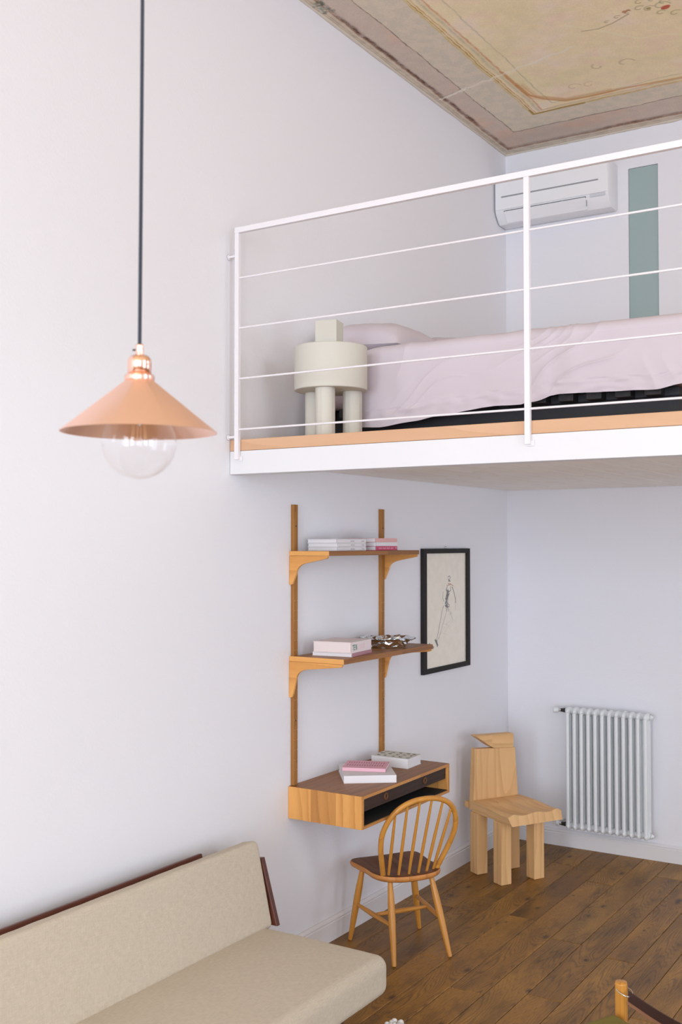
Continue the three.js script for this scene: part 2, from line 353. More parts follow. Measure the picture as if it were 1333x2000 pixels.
    crack([0.22, 1.105], [0.95, 1.28], 30, 0.014, 'rgba(252,242,226,0.7)', 5);
    crack([1.0, 1.52], [1.26, 1.2], 16, 0.01, 'rgba(250,240,196,0.9)', 4); crack([1.26, 1.2], [2.1, 0.9], 20, 0.02, 'rgba(250,240,196,0.6)', 4);
    // faded flower scroll
    const curl = (x, z, r, col2, w, t0 = 0, t1 = 5) => { c.strokeStyle = col2; c.lineWidth = w * 1.3; c.beginPath(); for (let t = t0; t < t1; t += 0.15) { const q = P(x + r * (1 - t / 7) * Math.cos(t), z + r * (1 - t / 7) * Math.sin(t)); t === t0 ? c.moveTo(...q) : c.lineTo(...q); } c.stroke(); };
    for (const [mx, mz] of [[0, 0], [1.1, 0.35]]) {
      for (const [x, z, r] of [[1.36, 1.50, 0.03], [1.40, 1.47, 0.035], [1.30, 1.49, 0.022], [1.44, 1.40, 0.03], [1.50, 1.36, 0.035], [1.24, 1.47, 0.02], [1.18, 1.45, 0.015], [1.38, 1.56, 0.03]]) curl(x + mx, z + mz, r, 'rgba(142,126,78,0.34)', 2, 0.5, 5.2);
      for (const [x, z, r] of [[1.44, 1.55, 0.028], [1.48, 1.50, 0.03], [1.46, 1.47, 0.045]]) curl(x + mx, z + mz, r, 'rgba(112,122,92,0.32)', 2, 0, 4.5);
      path([[1.04 + mx, 1.42 + mz], [1.12 + mx, 1.40 + mz], [1.2 + mx, 1.42 + mz], [1.3 + mx, 1.47 + mz]], 'rgba(150,128,88,0.5)', 2.5);
      for (const [x, z, r, col2] of [[1.473, 1.442, 0.02, 'rgba(196,84,60,0.75)'], [1.485, 1.448, 0.014, 'rgba(206,96,74,0.75)'], [1.462, 1.436, 0.012, 'rgba(190,92,64,0.7)'], [1.29, 1.505, 0.013, 'rgba(186,104,64,0.6)'], [1.31, 1.51, 0.01, 'rgba(176,110,60,0.6)'], [1.40, 1.475, 0.012, 'rgba(140,122,50,0.6)']]) { c.fillStyle = col2; c.beginPath(); c.arc(...P(x + mx, z + mz), r * S, 0, 7); c.fill(); }
    }
    curl(0.77, 0.80, 0.045, 'rgba(176,138,100,0.25)', 2, 0, 5); curl(0.86, 0.78, 0.05, 'rgba(176,138,100,0.22)', 2, 1, 6);
    curl(0.98, 0.98, 0.06, 'rgba(170,140,100,0.3)', 3, 2, 6); curl(1.12, 0.95, 0.05, 'rgba(170,150,110,0.3)', 3, 0, 4);
    // blue-green worn patch at the top of the long wall
    for (let i = 0; i < 60; i++) { c.fillStyle = i % 3 ? 'rgba(92,104,86,0.35)' : 'rgba(214,212,206,0.4)'; c.beginPath(); c.arc(...P(0.01 + R0() * 0.07, 2.28 + R0() * 0.12), 1 + R0() * 3, 0, 7); c.fill(); }
  });
  M.fresco = std('fresco', { map: tex, roughness: 0.9 });
  const g = new THREE.PlaneGeometry(ROOM_X, ROOM_Z, 1, 2).rotateX(Math.PI / 2);
  const p = g.attributes.position, uv = g.attributes.uv;
  for (let i = 0; i < p.count; i++) uv.setXY(i, p.getX(i) / ROOM_X + 0.5, 1 - Math.min(p.getZ(i) + HALF, HALF - p.getZ(i)) / HALF);
  const ce = struct('ceiling', 'old faded painted ceiling with a brown and gilt border');
  mesh('painted_plaster', g.translate(ROOM_X / 2, CEIL, ROOM_Z / 2), M.fresco, ce);
  mesh('ceiling_slab', box(ROOM_X + 2 * TH, 0.25, ROOM_Z + 2 * TH, ROOM_X / 2, CEIL + 0.127, ROOM_Z / 2), M.plaster, ce);
  // narrow crumbling lip of plaster left where ceiling meets wall
  const lip = [];
  for (const [len, side] of [[ROOM_Z, 0], [ROOM_X, 1]]) {
    const n = 160, g2 = grid(n, 5, (u, v) => {
      const t = u * len, w = 0.014 + 0.005 * noise(t * 3, side * 7) + 0.004 * noise(t * 17, 3), a = v * Math.PI / 2;
      const x = 0.001 + w * Math.cos(a) * 0.8, y = CEIL - 0.001 - w * Math.sin(a) * 0.6;
      return side ? [t, y, x] : [x, y, t];
    });
    lip.push(g2);
  }
  mesh('plaster_lip', uvm(merge(lip)), std('oldPlaster', { color: rgb(0.66, 0.58, 0.48), roughness: 0.95, bumpMap: plasterBump, bumpScale: 0.004 }), ce);
}
// skirting boards
function skirting(side, label, len, h, turn, pos) {
  const s = shapeOf([[0, 0], [0.017, 0], [0.017, h - 0.026], [0.014, h - 0.022], [0.014, h - 0.018], [0.016, h - 0.014], [0.012, h - 0.006], [0.006, h - 0.001], [0, h]]);
  const b = struct('baseboard_' + side, label, uvm(toCreasedNormals(new THREE.ExtrudeGeometry(s, { depth: len, bevelEnabled: false }), 0.5)), M.trimPaint);
  b.position.set(...pos); b.rotation.y = turn;
}
skirting('left', 'white moulded skirting board along the long wall', ROOM_Z - 0.02, 0.112, 0, [0.0008, 0.0005, 0.018]);
skirting('back', 'white skirting board under the radiator', ROOM_X - 0.02, 0.105, -Math.PI / 2, [ROOM_X - 0.02, 0.0005, 0.0008]);
M.trimPaint.color.setRGB(0.80, 0.765, 0.76);

// ------------------------------------------------------------------ mezzanine, railing
const LZ = 3.0;
{
  const t = thing('loft_platform', 'white steel edged sleeping loft with pale wooden floor edge', 'loft', [0, 2.25, LZ]);
  const W = ROOM_X;
  mesh('front_beam', merge([span(0.002, W - 0.002, 0, 0.1, -0.02, 0, 0.002), span(0.002, W - 0.002, 0, 0.01, -0.085, -0.018, 0.002)]), M.beamPaint, t);
  mesh('edge_board', uvm(span(0.002, W - 0.002, 0.101, 0.15, -0.14, -0.001, 0.003), 0), M.beech, t);
  mesh('deck', box(W - 0.004, 0.06, LZ - 0.15, W / 2, 0.115, -LZ / 2 - 0.072), M.beech, t);
  let x = 0.003, k = 0;
  while (x < W - 0.05) {
    const w = Math.min(0.196, W - 0.004 - x);
    mesh('soffit_board', uvm(span(x, x + w - 0.0025, 0.054, 0.084, -LZ + 0.003, -0.021, 0.0015), 2, k * 0.31, k * 0.77), M.soffit, t);
    x += w; k++;
  }
}
{
  const t = thing('balcony_railing', 'white metal railing with four thin bars along the loft edge', 'railing', [0, 2.25, LZ]);
  const z0 = 0.002, z1 = 0.02, y = (v) => v - 2.25;
  mesh('handrail', span(0.039, 6.1, y(3.296), y(3.32), z0 - 0.001, z1 + 0.001, 0.0015), M.railPaint, t);
  for (const x of [0.04, 1.378, 2.71, 4.05, 5.38, 6.07]) {
    mesh('post', span(x, x + 0.021, y(2.312), y(3.296), z0, z1, 0.0012), M.railPaint, t);
    mesh('fixing_plate', span(x + 0.003, x + 0.032, y(2.306), y(2.326), 0.0005, 0.006, 0.001), M.railPaint, t);
  }
  for (const v of [3.1, 2.882, 2.662, 2.442]) mesh('bar', turned([0.05, y(v), 0.011], [6.08, y(v), 0.011], [[0, 0.0043], [1, 0.0043]], 12), M.railPaint, t);
  for (const v of [3.198, 2.41]) mesh('wall_bracket', merge([turned([0.002, y(v), 0.011], [0.045, y(v), 0.011], [[0, 0.006], [1, 0.006]]), turned([0.001, y(v), 0.011], [0.007, y(v), 0.011], [[0, 0.014], [1, 0.012]])]), M.railPaint, t);
}

// ------------------------------------------------------------------ air conditioner
{
  const t = thing('air_conditioner', 'white split air conditioner high on the back wall', 'air conditioner', [0.39, 4.06, 0]);
  const prof = [[0, 0.02], [0, 0.3], [0.15, 0.3], [0.185, 0.285], [0.2, 0.25], [0.2, 0.085], [0.19, 0.06], [0.15, 0.015], [0.13, 0.0], [0.03, 0.0]];
  const body = new THREE.ExtrudeGeometry(shapeOf(prof), { depth: 0.75, bevelEnabled: true, bevelSize: 0.004, bevelThickness: 0.005, bevelSegments: 2, bevelOffset: -0.004 });
  mesh('body', toCreasedNormals(body, 0.6).rotateY(-Math.PI / 2).translate(0.375, 0.002, 0.002), M.acPlastic, t);
  mesh('front_panel', rbox(0.752, 0.205, 0.008, 0.004, 0, 0.184, 0.205), M.acPlastic, t);
  mesh('accent_strip', rbox(0.655, 0.009, 0.004, 0.001, -0.005, 0.164, 0.2095), M.acGrey, t);
  mesh('louver', (() => { const g = rbox(0.55, 0.085, 0.006, 0.002); g.rotateX(0.72); return g.translate(-0.04, 0.036, 0.176); })(), M.acPlastic, t);
  mesh('outlet_gap', rbox(0.556, 0.0075, 0.01, 0.001, -0.04, 0.0705, 0.196), M.acDark, t);
  mesh('outlet_gap', rbox(0.004, 0.06, 0.006, 0.001, 0.238, 0.046, 0.183).rotateX(0), M.acGrey, t);
  mesh('status_panel', rbox(0.1, 0.02, 0.003, 0.001, 0.315, 0.072, 0.2015), std('acPanel', { color: rgb(0.66, 0.67, 0.70), roughness: 0.4 }), t);
  mesh('badge', rbox(0.03, 0.006, 0.002, 0.0005, 0.345, 0.279, 0.2093), M.acGrey, t);
}

// ------------------------------------------------------------------ pendant lamp
{
  const bx = 1.687, bz = 5.381, y0 = 2.131;
  const t = thing('pendant_lamp', 'copper cone pendant lamp with large clear globe bulb', 'lamp', [bx, y0, bz]);
  const L = (pts, seg = 64) => new THREE.LatheGeometry(pts.map((p) => new THREE.Vector2(p[0], p[1])), seg);
  mesh('shade', toCreasedNormals(L([[0.02, 0.0845], [0.0232, 0.0845], [0.1255, 0.0015], [0.127, 0], [0.1255, 0], [0.0225, 0.0825], [0.02, 0.0825], [0.02, 0.0845]], 96), 0.5), M.copper, t);
  mesh('collar', L([[0.0001, 0.083], [0.0232, 0.084], [0.0245, 0.086], [0.0245, 0.0925], [0.023, 0.094], [0.0001, 0.094]]), M.copperShiny, t);
  mesh('socket', L([[0.0001, 0.09], [0.0195, 0.0935], [0.0195, 0.114], [0.0185, 0.120], [0.0145, 0.125], [0.006, 0.1265], [0.0001, 0.1265]]), M.copperShiny, t);
  mesh('cord_grip', L([[0.0001, 0.125], [0.0068, 0.126], [0.0068, 0.142], [0.0058, 0.1445], [0.0001, 0.1445]], 24), M.copperShiny, t);
  mesh('grip_screw', turned([-0.005, 0.135, 0.0035], [-0.0095, 0.135, 0.006], [[0, 0.0016], [1, 0.0016]], 8), M.blackRubber, t);
  mesh('cord', tube([[0, 0.142, 0], [0.0012, 0.4, 0], [0.003, 0.72, 0.001], [0.003, 1.4, 0.001], [0, CEIL - y0 - 0.03, 0]], 0.0031, 80, 10), M.cord, t);
  mesh('ceiling_rose', L([[0.0001, CEIL - y0 - 0.05], [0.02, CEIL - y0 - 0.048], [0.045, CEIL - y0 - 0.01], [0.046, CEIL - y0 - 0.001], [0.0001, CEIL - y0 - 0.001]], 32), M.copperShiny, t);
  const bulb = mesh('bulb', (() => { const pts = [], cy = -0.0165, r = 0.0605; for (let i = 0; i <= 40; i++) { const a = -Math.PI / 2 + (i / 40) * 2.66; pts.push([Math.max(0.0001, r * Math.cos(a)), cy + r * Math.sin(a)]); } pts.push([0.0215, 0.045], [0.0165, 0.055], [0.0135, 0.066]); return L(pts, 48); })(), M.bulbGlass, t);
  mesh('screw_base', L([[0.0001, 0.09], [0.0135, 0.088], [0.0135, 0.064], [0.0001, 0.064]], 24), M.chrome, t);
  mesh('glass_stem', L([[0.0001, 0.064], [0.006, 0.064], [0.005, 0.03], [0.0035, 0.012], [0.0001, 0.01]], 20), M.stemGlass, bulb);
  for (let k = 0; k < 6; k++) { const a = k / 6 * Math.PI * 2, q = ((k + 1) / 6) * Math.PI * 2; mesh('filament', tube([[0.009 * Math.cos(a), 0.03, 0.009 * Math.sin(a)], [0.0125 * Math.cos(a), -0.012, 0.0125 * Math.sin(a)]], 0.0009, 6, 6), M.filament, bulb); if (k % 2) mesh('filament', tube([[0.0125 * Math.cos(a), -0.012, 0.0125 * Math.sin(a)], [0.0125 * Math.cos(q), -0.012, 0.0125 * Math.sin(q)]], 0.0007, 4, 6), M.filament, bulb); }
}

// ------------------------------------------------------------------ bed on the loft
const LF = 2.4;
{
  const t = thing('bed', 'low black platform bed frame with pink mattress on the loft', 'bed', [0, LF, 0]);
  mesh('base', merge([span(0.06, 1.785, 0.001, 0.13, 1.0, 2.44, 0.004), span(0.06, 1.785, 0.13, 0.165, 2.41, 2.44, 0.003), span(0.06, 0.09, 0.13, 0.165, 1.0, 2.41, 0.003), span(1.755, 1.785, 0.13, 0.165, 1.0, 2.41, 0.003)]), M.bedBlack, t);
  for (let k = 0; k < 14; k++) mesh('slat', span(0.13 + k * 0.118, 0.195 + k * 0.118, 0.13, 0.172, 0.98, 2.5, 0.003), M.slatBrown, t);
  mesh('mattress', rbox(1.9, 0.245, 1.55, 0.05, 1.0, 0.297, 1.7, 4), M.sheet, t);
}
{
  // duvet draped over the mattress, hem uneven, long diagonal creases on the hanging side
  const hem = [[0.33, 2.478], [0.388, 2.475], [0.487, 2.47], [0.661, 2.487], [0.785, 2.504], [1.04, 2.528], [1.164, 2.525], [1.212, 2.532], [1.329, 2.557], [1.613, 2.55], [1.727, 2.545], [1.82, 2.562], [2.0, 2.6], [2.1, 2.62]];
  const hemAt = (x) => { for (let i = 1; i < hem.length; i++) if (x <= hem[i][0]) { const [a, p] = hem[i - 1], [b, q] = hem[i]; return lerp(p, q, smooth(a, b, x) * 0.5 + 0.5 * (x - a) / (b - a)); } return 2.62; };
  const t = thing('duvet', 'creased pale pink duvet hanging over the bed side', 'duvet', [0, LF, 0], 0);
  const X0 = 0.35, X1 = 1.99;
  const f = (u, v) => {
    const x = lerp(lerp(X0, 0.53, smooth(0.43, 0.56, v)), X1, Math.min(1, u / 0.94)) + 0.03 * smooth(0.94, 1, u), hy = hemAt(x);
    // v: 0 hem at the front, 0.4 edge, 0.95 back edge, 1 back hem
    let y, z, ny = 0, nz = 1;
    if (v < 0.42) { const q = v / 0.42; y = lerp(hy, 2.80, q); z = 2.535 - 0.02 * q + 0.012 * Math.sin(q * Math.PI); }
    else if (v < 0.52) { const a = ((v - 0.42) / 0.1) * Math.PI / 2; y = 2.80 + 0.048 * Math.sin(a); z = 2.455 + 0.06 * Math.cos(a); ny = Math.sin(a); nz = Math.cos(a); }
    else if (v < 0.94) { const q = (v - 0.52) / 0.42; z = lerp(2.455, 0.95, q); y = 2.848 + 0.012 * Math.sin(q * Math.PI); ny = 1; nz = 0; }
    else { const q = (v - 0.94) / 0.06; z = 0.95 - 0.06 * Math.sin(Math.min(1, q * 2) * Math.PI / 2); y = 2.848 - 0.3 * q * q; ny = 0; nz = -1; }
    // creases: folds running down to the left
    const s = y - 2.5, warp = 0.25 * noise(x * 1.4 + 3, s * 2.2);
    const dir = s * 1.0 - x * 0.62;
    const fold = (ph, fr, am, lo) => { const n = noiseB((dir + warp * 0.6) * fr + ph, (x * 0.7 + s * 0.4) * 0.9 + ph); return am * Math.pow(1 - Math.abs(n), 5) * smooth(lo, lo + 0.5, noise(x * 1.1 + ph, s * 1.3 + ph) + 0.6); };
    let d = fold(1.7, 2.6, 0.010, 0.25) + fold(7.3, 4.2, 0.005, 0.35) + 0.0035 * fbm(x * 3.5, (s + z) * 3, 3);
    if (v < 0.1) d += 0.004 * Math.exp(-Math.pow((v - 0.075) / 0.012, 2)) * (0.6 + 0.6 * noise(x * 5, 2)) + 0.004 * noise(x * 9, v * 12);
    if (v > 0.5) d *= 0.55;
    if (v > 0.94) d = 0;
    if (v > 0.42 && v < 0.95) y -= 0.24 * smooth(0.94, 1, u) * smooth(0.42, 0.54, v);     // foot end hangs down
    const end = smooth(0, 0.012, u) * smooth(1, 0.985, u);
    y -= (1 - end) * 0.012 * ny; z -= (1 - end) * 0.012 * nz;
    return [x, y - LF + d * ny, z + d * nz];
  };
  const outer = grid(300, 200, f);
  mesh('duvet_cover', outer, M.bedding, t);
  M.bedding.side = THREE.DoubleSide;
  // folded hem: inner layer of the cloth just behind the outer one
  mesh('hem', grid(120, 3, (u, v) => { const p = f(u, v * 0.07); return [p[0], p[1] + 0.0015, p[2] - 0.008 + 0.0065 * (v === 0 ? 1 : 0)]; }), M.bedding, t);
}
function pillow(label, pos, sx, sz, h, tilt, turn, seed) {
  const t = thing('pillow', label, 'pillow', pos, turn);
  const N = 40, half = (sgn) => grid(N, N, (u, v) => {
    const a = u * 2 - 1, b = (sgn > 0 ? 1 - v : v) * 2 - 1;
    const ea = 1 - Math.pow(Math.abs(a), 3.2), eb = 1 - Math.pow(Math.abs(b), 3.2);
    const pin = 1 - 0.07 * (1 - Math.abs(b)) * Math.abs(a) - 0.05 * (1 - Math.abs(a)) * 0, pinb = 1 - 0.07 * (1 - Math.abs(a)) * Math.abs(b);
    const th = h * Math.sqrt(Math.max(0, ea * eb)) * (sgn > 0 ? 1 : 0.32) + 0.006 * fbm(a * 2 + seed, b * 2, 3) * Math.sqrt(Math.max(0, ea * eb));
    return [a * sx * pin, sgn * th, b * sz * pinb];
  });
  const g = merge([half(1), half(-1)]).rotateZ(tilt);
  mesh('pillow_case', g, M.bedding, t);
}
pillow('pale pink pillow beside the cream drum table', [0.27, 2.882, 2.085], 0.235, 0.345, 0.135, -0.07, 0.03, 1);
pillow('pale pink pillow furthest from the railing, on the bed', [0.265, 2.9, 1.36], 0.235, 0.34, 0.17, -0.1, -0.04, 5);

// ------------------------------------------------------------------ cream drum table
{
  const c = [0.345, LF + 0.001, 2.722], view = Math.atan2(camera.position.x - c[0], camera.position.z - c[2]);
  const t = thing('side_table', 'cream drum table on three thick round legs with a square block on top', 'table', c);
  const L = (pts, seg = 64) => toCreasedNormals(new THREE.LatheGeometry(pts.map((p) => new THREE.Vector2(p[0], p[1])), seg), 0.6);
  mesh('drum', L([[0.0001, 0.22], [0.158, 0.22], [0.161, 0.223], [0.161, 0.409], [0.158, 0.412], [0.0001, 0.412]], 96), M.cream, t);
  for (const deg of [-14, 106, -134]) { const a = 0.5716 + deg * Math.PI / 180; mesh('leg', L([[0.0001, 0], [0.043, 0], [0.043, 0.2195], [0.0001, 0.2195]], 40).translate(0.1 * Math.sin(a), 0, 0.1 * Math.cos(a)), M.cream, t); }
  mesh('block', rbox(0.098, 0.108, 0.098, 0.002).rotateY(0.24).translate(0.012, 0.466, 0.03), M.cream, t);
}

// ------------------------------------------------------------------ wall shelving
const bracketShape = (D, drop) => { const s = new THREE.Shape(); s.moveTo(0, 0); s.lineTo(D - 0.006, 0); s.lineTo(D - 0.006, -0.006); s.quadraticCurveTo(D - 0.008, -0.012, D - 0.02, -0.014); s.lineTo(0.095, -0.034); s.bezierCurveTo(0.06, -0.042, 0.045, -0.055, 0.038, -0.085); s.lineTo(0.021, -drop + 0.012); s.quadraticCurveTo(0.018, -drop, 0.012, -drop); s.lineTo(0, -drop); s.closePath(); return s; };
const UP = [2.519, 1.7];
for (const [i, z] of UP.entries()) {
  const t = thing('shelf_upright', ['slim wooden wall upright carrying the shelves, nearer the sofa', 'slim wooden wall upright carrying the shelves, nearer the picture'][i], 'upright', [0.0005, 0.8215, z], 0, 'wall shelf uprights');
  mesh('rail', uvm(span(0, 0.019, 0, 1.3115, -0.015, 0.015, 0.001), 1, i * 0.2), M.upright, t);
  const pegs = [];
  for (let y = 0.07; y < 0.9; y += 0.0465) for (const s of [-1, 1]) pegs.push(new THREE.CylinderGeometry(0.0019, 0.0019, 0.002, 8).rotateZ(Math.PI / 2).translate(0.0184, y, s * 0.0095));
  mesh('peg_holes', merge(pegs), M.brass, t);
  for (const y of [1.21, 0.3]) mesh('screw', new THREE.CylinderGeometry(0.004, 0.004, 0.002, 10).rotateZ(Math.PI / 2).translate(0.0184, y, 0), M.dark, t);
}
function shelf(label, y, D, th, drop) {
  const t = thing('bracket_shelf', label, 'shelf', [0.0205, y, 0]);
  mesh('board', uvm(span(0, D - 0.02, -th, 0, 1.670, 2.544, 0.0018), 2, y), M.teak, t);
  mesh('end_lipping', uvm(span(-0.019, D - 0.0205, -th + 0.0004, -0.0004, 2.5443, 2.548, 0.001), 0), M.oak, t);
  for (const z of [2.5358, 1.667]) mesh('bracket', uvm(extrude(bracketShape(D - 0.002, drop), 0.0135, 0.0015).translate(-0.019, -th - 0.0005, z), 0, y, z), M.oak, t);
}
shelf('narrow upper teak wall shelf with white and pink books', 1.915, 0.222, 0.022, 0.135);
shelf('deeper lower teak wall shelf with the silver bowl', 1.424, 0.302, 0.024, 0.168);
{
  // wall-hung desk with drawers
  const t = thing('floating_desk', 'wall hung teak desk box with one long dark drawer', 'desk', [0.0015, 0.672, 0]);
  const D = 0.3995, H = 0.148, z0 = 1.685, z1 = 2.55;
  mesh('top', uvm(span(0, D, H - 0.015, H, z0, z1, 0.0015), 2), M.teak, t);
  mesh('bottom', uvm(span(0, D, 0, 0.013, z0, z1, 0.0015), 2), M.oakDeep, t);
  mesh('side_panel', uvm(span(0, D, 0.0135, H - 0.0155, z0, z0 + 0.014, 0.001), 1), M.oak, t);
  mesh('side_panel', uvm(span(0, D, 0.0135, H - 0.0155, z1 - 0.014, z1, 0.001), 1), M.oak, t);
  mesh('back_panel', span(0.002, 0.01, 0.0135, H - 0.0155, z0 + 0.0145, z1 - 0.0145, 0.001), M.rosewood, t);
  mesh('lining', merge([span(0.012, D - 0.004, 0.0135, 0.0155, z0 + 0.0145, z1 - 0.0145, 0.0005), span(D - 0.16, D - 0.155, 0.016, 0.069, z0 + 0.0145, z1 - 0.0145, 0.0005)]), M.dark, t);
  // end veneer laid in three staves of different tone
  const st = [0, 0.126, 0.262, D];
  for (let k = 0; k < 3; k++) mesh('stave', uvm(span(st[k] + 0.0002, st[k + 1] - 0.0002, 0.0005, H - 0.0005, z1 + 0.0002, z1 + 0.0045, 0.0006), 1, k * 0.37, k * 0.2), [M.oak, M.oakDeep, M.oak][k], t);
  const dr = mesh('drawer', uvm(span(D - 0.03, D - 0.012, 0.072, H - 0.018, z0 + 0.0165, z1 - 0.0165, 0.001), 2), M.rosewood, t);
  mesh('drawer_box', uvm(span(0.03, D - 0.031, 0.07, 0.082, z0 + 0.0165, z1 - 0.0165, 0.001), 2), M.rosewood, t);
  for (const z of [2.318, 1.93]) mesh('knob', new THREE.TorusGeometry(0.013, 0.0042, 10, 28).rotateY(Math.PI / 2).translate(D - 0.0105, 0.104, z), M.elm, dr);
  mesh('lipping', uvm(merge([span(D + 0.0003, D + 0.003, 0.0005, H - 0.0005, z1 - 0.012, z1, 0.001), span(D + 0.0003, D + 0.003, 0.0005, H - 0.0005, z0, z0 + 0.012, 0.001), span(D + 0.0003, D + 0.003, H - 0.0145, H - 0.0005, z0 + 0.0125, z1 - 0.0125, 0.001), span(D + 0.0003, D + 0.003, 0.0005, 0.012, z0 + 0.0125, z1 - 0.0125, 0.001)]), 2), M.oakDeep, t);
}

// ------------------------------------------------------------------ books and bowl
// spine faces local +z, length along x
function book(name, label, pos, turn, W, D, H, cover, opt = {}) {
  const t = thing(name, label, opt.category || 'book', pos, turn, opt.group);
  const c = opt.board || 0.0018;
  mesh('cover', merge([rbox(W, c, D, 0.0006, 0, H - c / 2, 0), rbox(W, c, D, 0.0006, 0, c / 2, 0)]), opt.top || cover, t);
  mesh('pages', box(W - 0.006, H - 2 * c - 0.0002, D - 0.005, 0, H / 2, -0.001), opt.pages || M.paper, t);
  const sp = mesh('spine', rbox(W, H - 0.0002, c, 0.0006, 0, H / 2, D / 2 + c / 2 + 0.0002), cover, t);
  if (opt.print) { const pl = new THREE.PlaneGeometry(W - 0.002, H - 0.002).translate(0, H / 2, D / 2 + c + 0.0006); mesh('spine_print', pl, opt.print, sp); }
  if (opt.topPrint) mesh('cover_print', new THREE.PlaneGeometry(W - 0.002, D - 0.002).rotateX(-Math.PI / 2).translate(0, H + 0.0006, 0), opt.topPrint, t);
  return t;
}
const toX = Math.PI / 2;            // spine towards +x
const S1 = 1.9155;
const spineMarks = (bg, fg, seed) => std('spineMarks' + seed, { roughness: 0.6, map: canvasTex(512, 40, (c, w, h) => { const r = rng(seed); c.fillStyle = bg; c.fillRect(0, 0, w, h); c.fillStyle = fg; for (const [a, n] of [[230, 12], [430, 9]]) for (let i = 0; i < n; i++) c.fillRect(a + i * 6, h * 0.34 + r() * 4, 3.4, h * 0.3); }) });
[['lowest thin white paperback in the white stack on the upper shelf', 0], ['middle thin white paperback in the white stack on the upper shelf', 1], ['top thin white paperback in the white stack on the upper shelf', 2]].forEach(([l, k]) => book('paperback', l, [0.113 + [0, 0.001, -0.002][k], S1 + k * 0.0187, 2.306 + [0, 0.002, -0.001][k]], toX + [0, 0.012, -0.01][k], 0.258, 0.168, 0.0182, M.coverWhite, { group: 'white paperbacks on the upper shelf', print: k === 0 ? spineMarks('#e8e2e3', '#8f8a8c', 5) : k === 1 ? spineMarks('#e8e2e3', '#8f8a8c', 6) : spineMarks('#e8e2e3', '#8f8a8c', 7) }));
[['magenta book at the bottom of the small stack on the upper shelf', M.coverMagenta, 0.0215], ['white book between the pink and magenta books on the upper shelf', M.coverWhite, 0.019], ['salmon pink book on top of the small stack on the upper shelf', M.coverPink, 0.0195]].reduce((y, [l, m, h], k) => { book('paperback', l, [0.113, y, 1.972 + [0, -0.001, 0.002][k]], toX + [0, 0.01, -0.012][k], 0.215, 0.168, h, m, { group: 'mixed books on the upper shelf', print: k === 0 ? std('magentaPrint', { roughness: 0.6, map: canvasTex(512, 48, (c, w, h2) => { c.fillStyle = '#cf5472'; c.fillRect(0, 0, w, h2); c.fillStyle = 'rgba(240,200,208,0.75)'; for (let i = 0; i < 22; i++) if (i % 6 !== 5) c.fillRect(60 + i * 16, 16, 10, 15); c.fillRect(470, 8, 22, 22); }) }) : null }); return y + h + 0.0004; }, S1);
const S2 = 1.4245;
book('hardback', 'white hardback with a mauve spine under the thick blush book', [0.168, S2, 2.348], toX + 0.13, 0.226, 0.206, 0.017, M.coverMauve, { top: M.coverWhite, group: 'books on the lower shelf' });
const ten = std('tenPrint', { roughness: 0.6, map: canvasTex(1024, 222, (c, w, h) => { c.fillStyle = '#eedfdf'; c.fillRect(0, 0, w, h); c.save(); c.translate(26, 172); c.scale(0.78, 1); c.fillStyle = '#2f8468'; c.font = 'bold 172px sans-serif'; c.fillText('TEN', 0, 0); c.restore(); c.fillStyle = 'rgba(232,178,186,0.5)'; for (let i = 0; i < 6; i++) { c.fillRect(360 + i * 56, 62, 16, 104); c.fillRect(360 + i * 56, i % 2 ? 62 : 150, 34, 16); } }) });
book('hardback', 'thick blush book with green lettering on its spine on the lower shelf', [0.170, S2 + 0.0176, 2.35], toX + 0.11, 0.218, 0.198, 0.05, M.coverBlush, { board: 0.003, pages: M.coverBlush, print: ten, group: 'books on the lower shelf' });
{
  const t = thing('bowl', 'crumpled silver foil bowl on the lower wall shelf', 'bowl', [0.165, S2, 1.915]);
  const prof = [[0.0, 0.002], [0.09, 0.003], [0.099, 0.018], [0.108, 0.034], [0.124, 0.043], [0.142, 0.047]];
  const at = (v) => { const k = v * (prof.length - 1), i = Math.min(prof.length - 2, Math.floor(k)), q = k - i; return [lerp(prof[i][0], prof[i + 1][0], q), lerp(prof[i][1], prof[i + 1][1], q)]; };
  const jr = rng(51), J = {};
  const jit = (i, k) => (J[i % 46 + '_' + k] ??= [jr() - 0.5, jr() - 0.5, jr() - 0.5]);
  const surf = (off) => { const g = grid(46, 10, (u, v) => {
    const a = u * Math.PI * 2, q = jit(Math.round(u * 46), Math.round(v * 10)), cx = Math.cos(a + q[0] * 0.08), sx = Math.sin(a + q[0] * 0.08), on = v > 0.25 ? 1 : 0; let [r, y] = at(v);
    r *= 1 + 0.05 * v * v * noise(cx * 1.3 + 5, sx * 1.3); r += 0.011 * q[1] * on; y += (0.012 * q[2] + 0.007 * v * v * noise(cx * 1.2, sx * 1.2)) * on * (v > 0.95 ? 0.5 : 1);
    return [r * cx, Math.max(0.0008, y + off), r * sx];
  }).toNonIndexed(); g.computeVertexNormals(); return g; };
  M.foil.side = THREE.DoubleSide;
  mesh('bowl_body', merge([surf(0), surf(-0.002)]), M.foil, t);
}
const S3 = 0.8205;
book('box_book', 'large white speckled box book lying on the desk under the pink book', [0.206, S3, 2.184], -(Math.atan2(-0.152, 0.198)), 0.25, 0.28, 0.036, M.coverWhite, { board: 0.004, pages: M.coverWhite, category: 'book', group: 'books on the desk', topPrint: std('speckle', { roughness: 0.7, map: canvasTex(256, 256, (c, w, h) => { const r = rng(4); c.fillStyle = '#e9e3e2'; c.fillRect(0, 0, w, h); for (let i = 0; i < 500; i++) { c.fillStyle = ['rgba(214,196,200,0.7)', 'rgba(206,210,206,0.7)', 'rgba(226,206,190,0.7)'][i % 3]; c.fillRect(r() * w, r() * h, 1 + r() * 4, 1 + r() * 4); } }) }) });
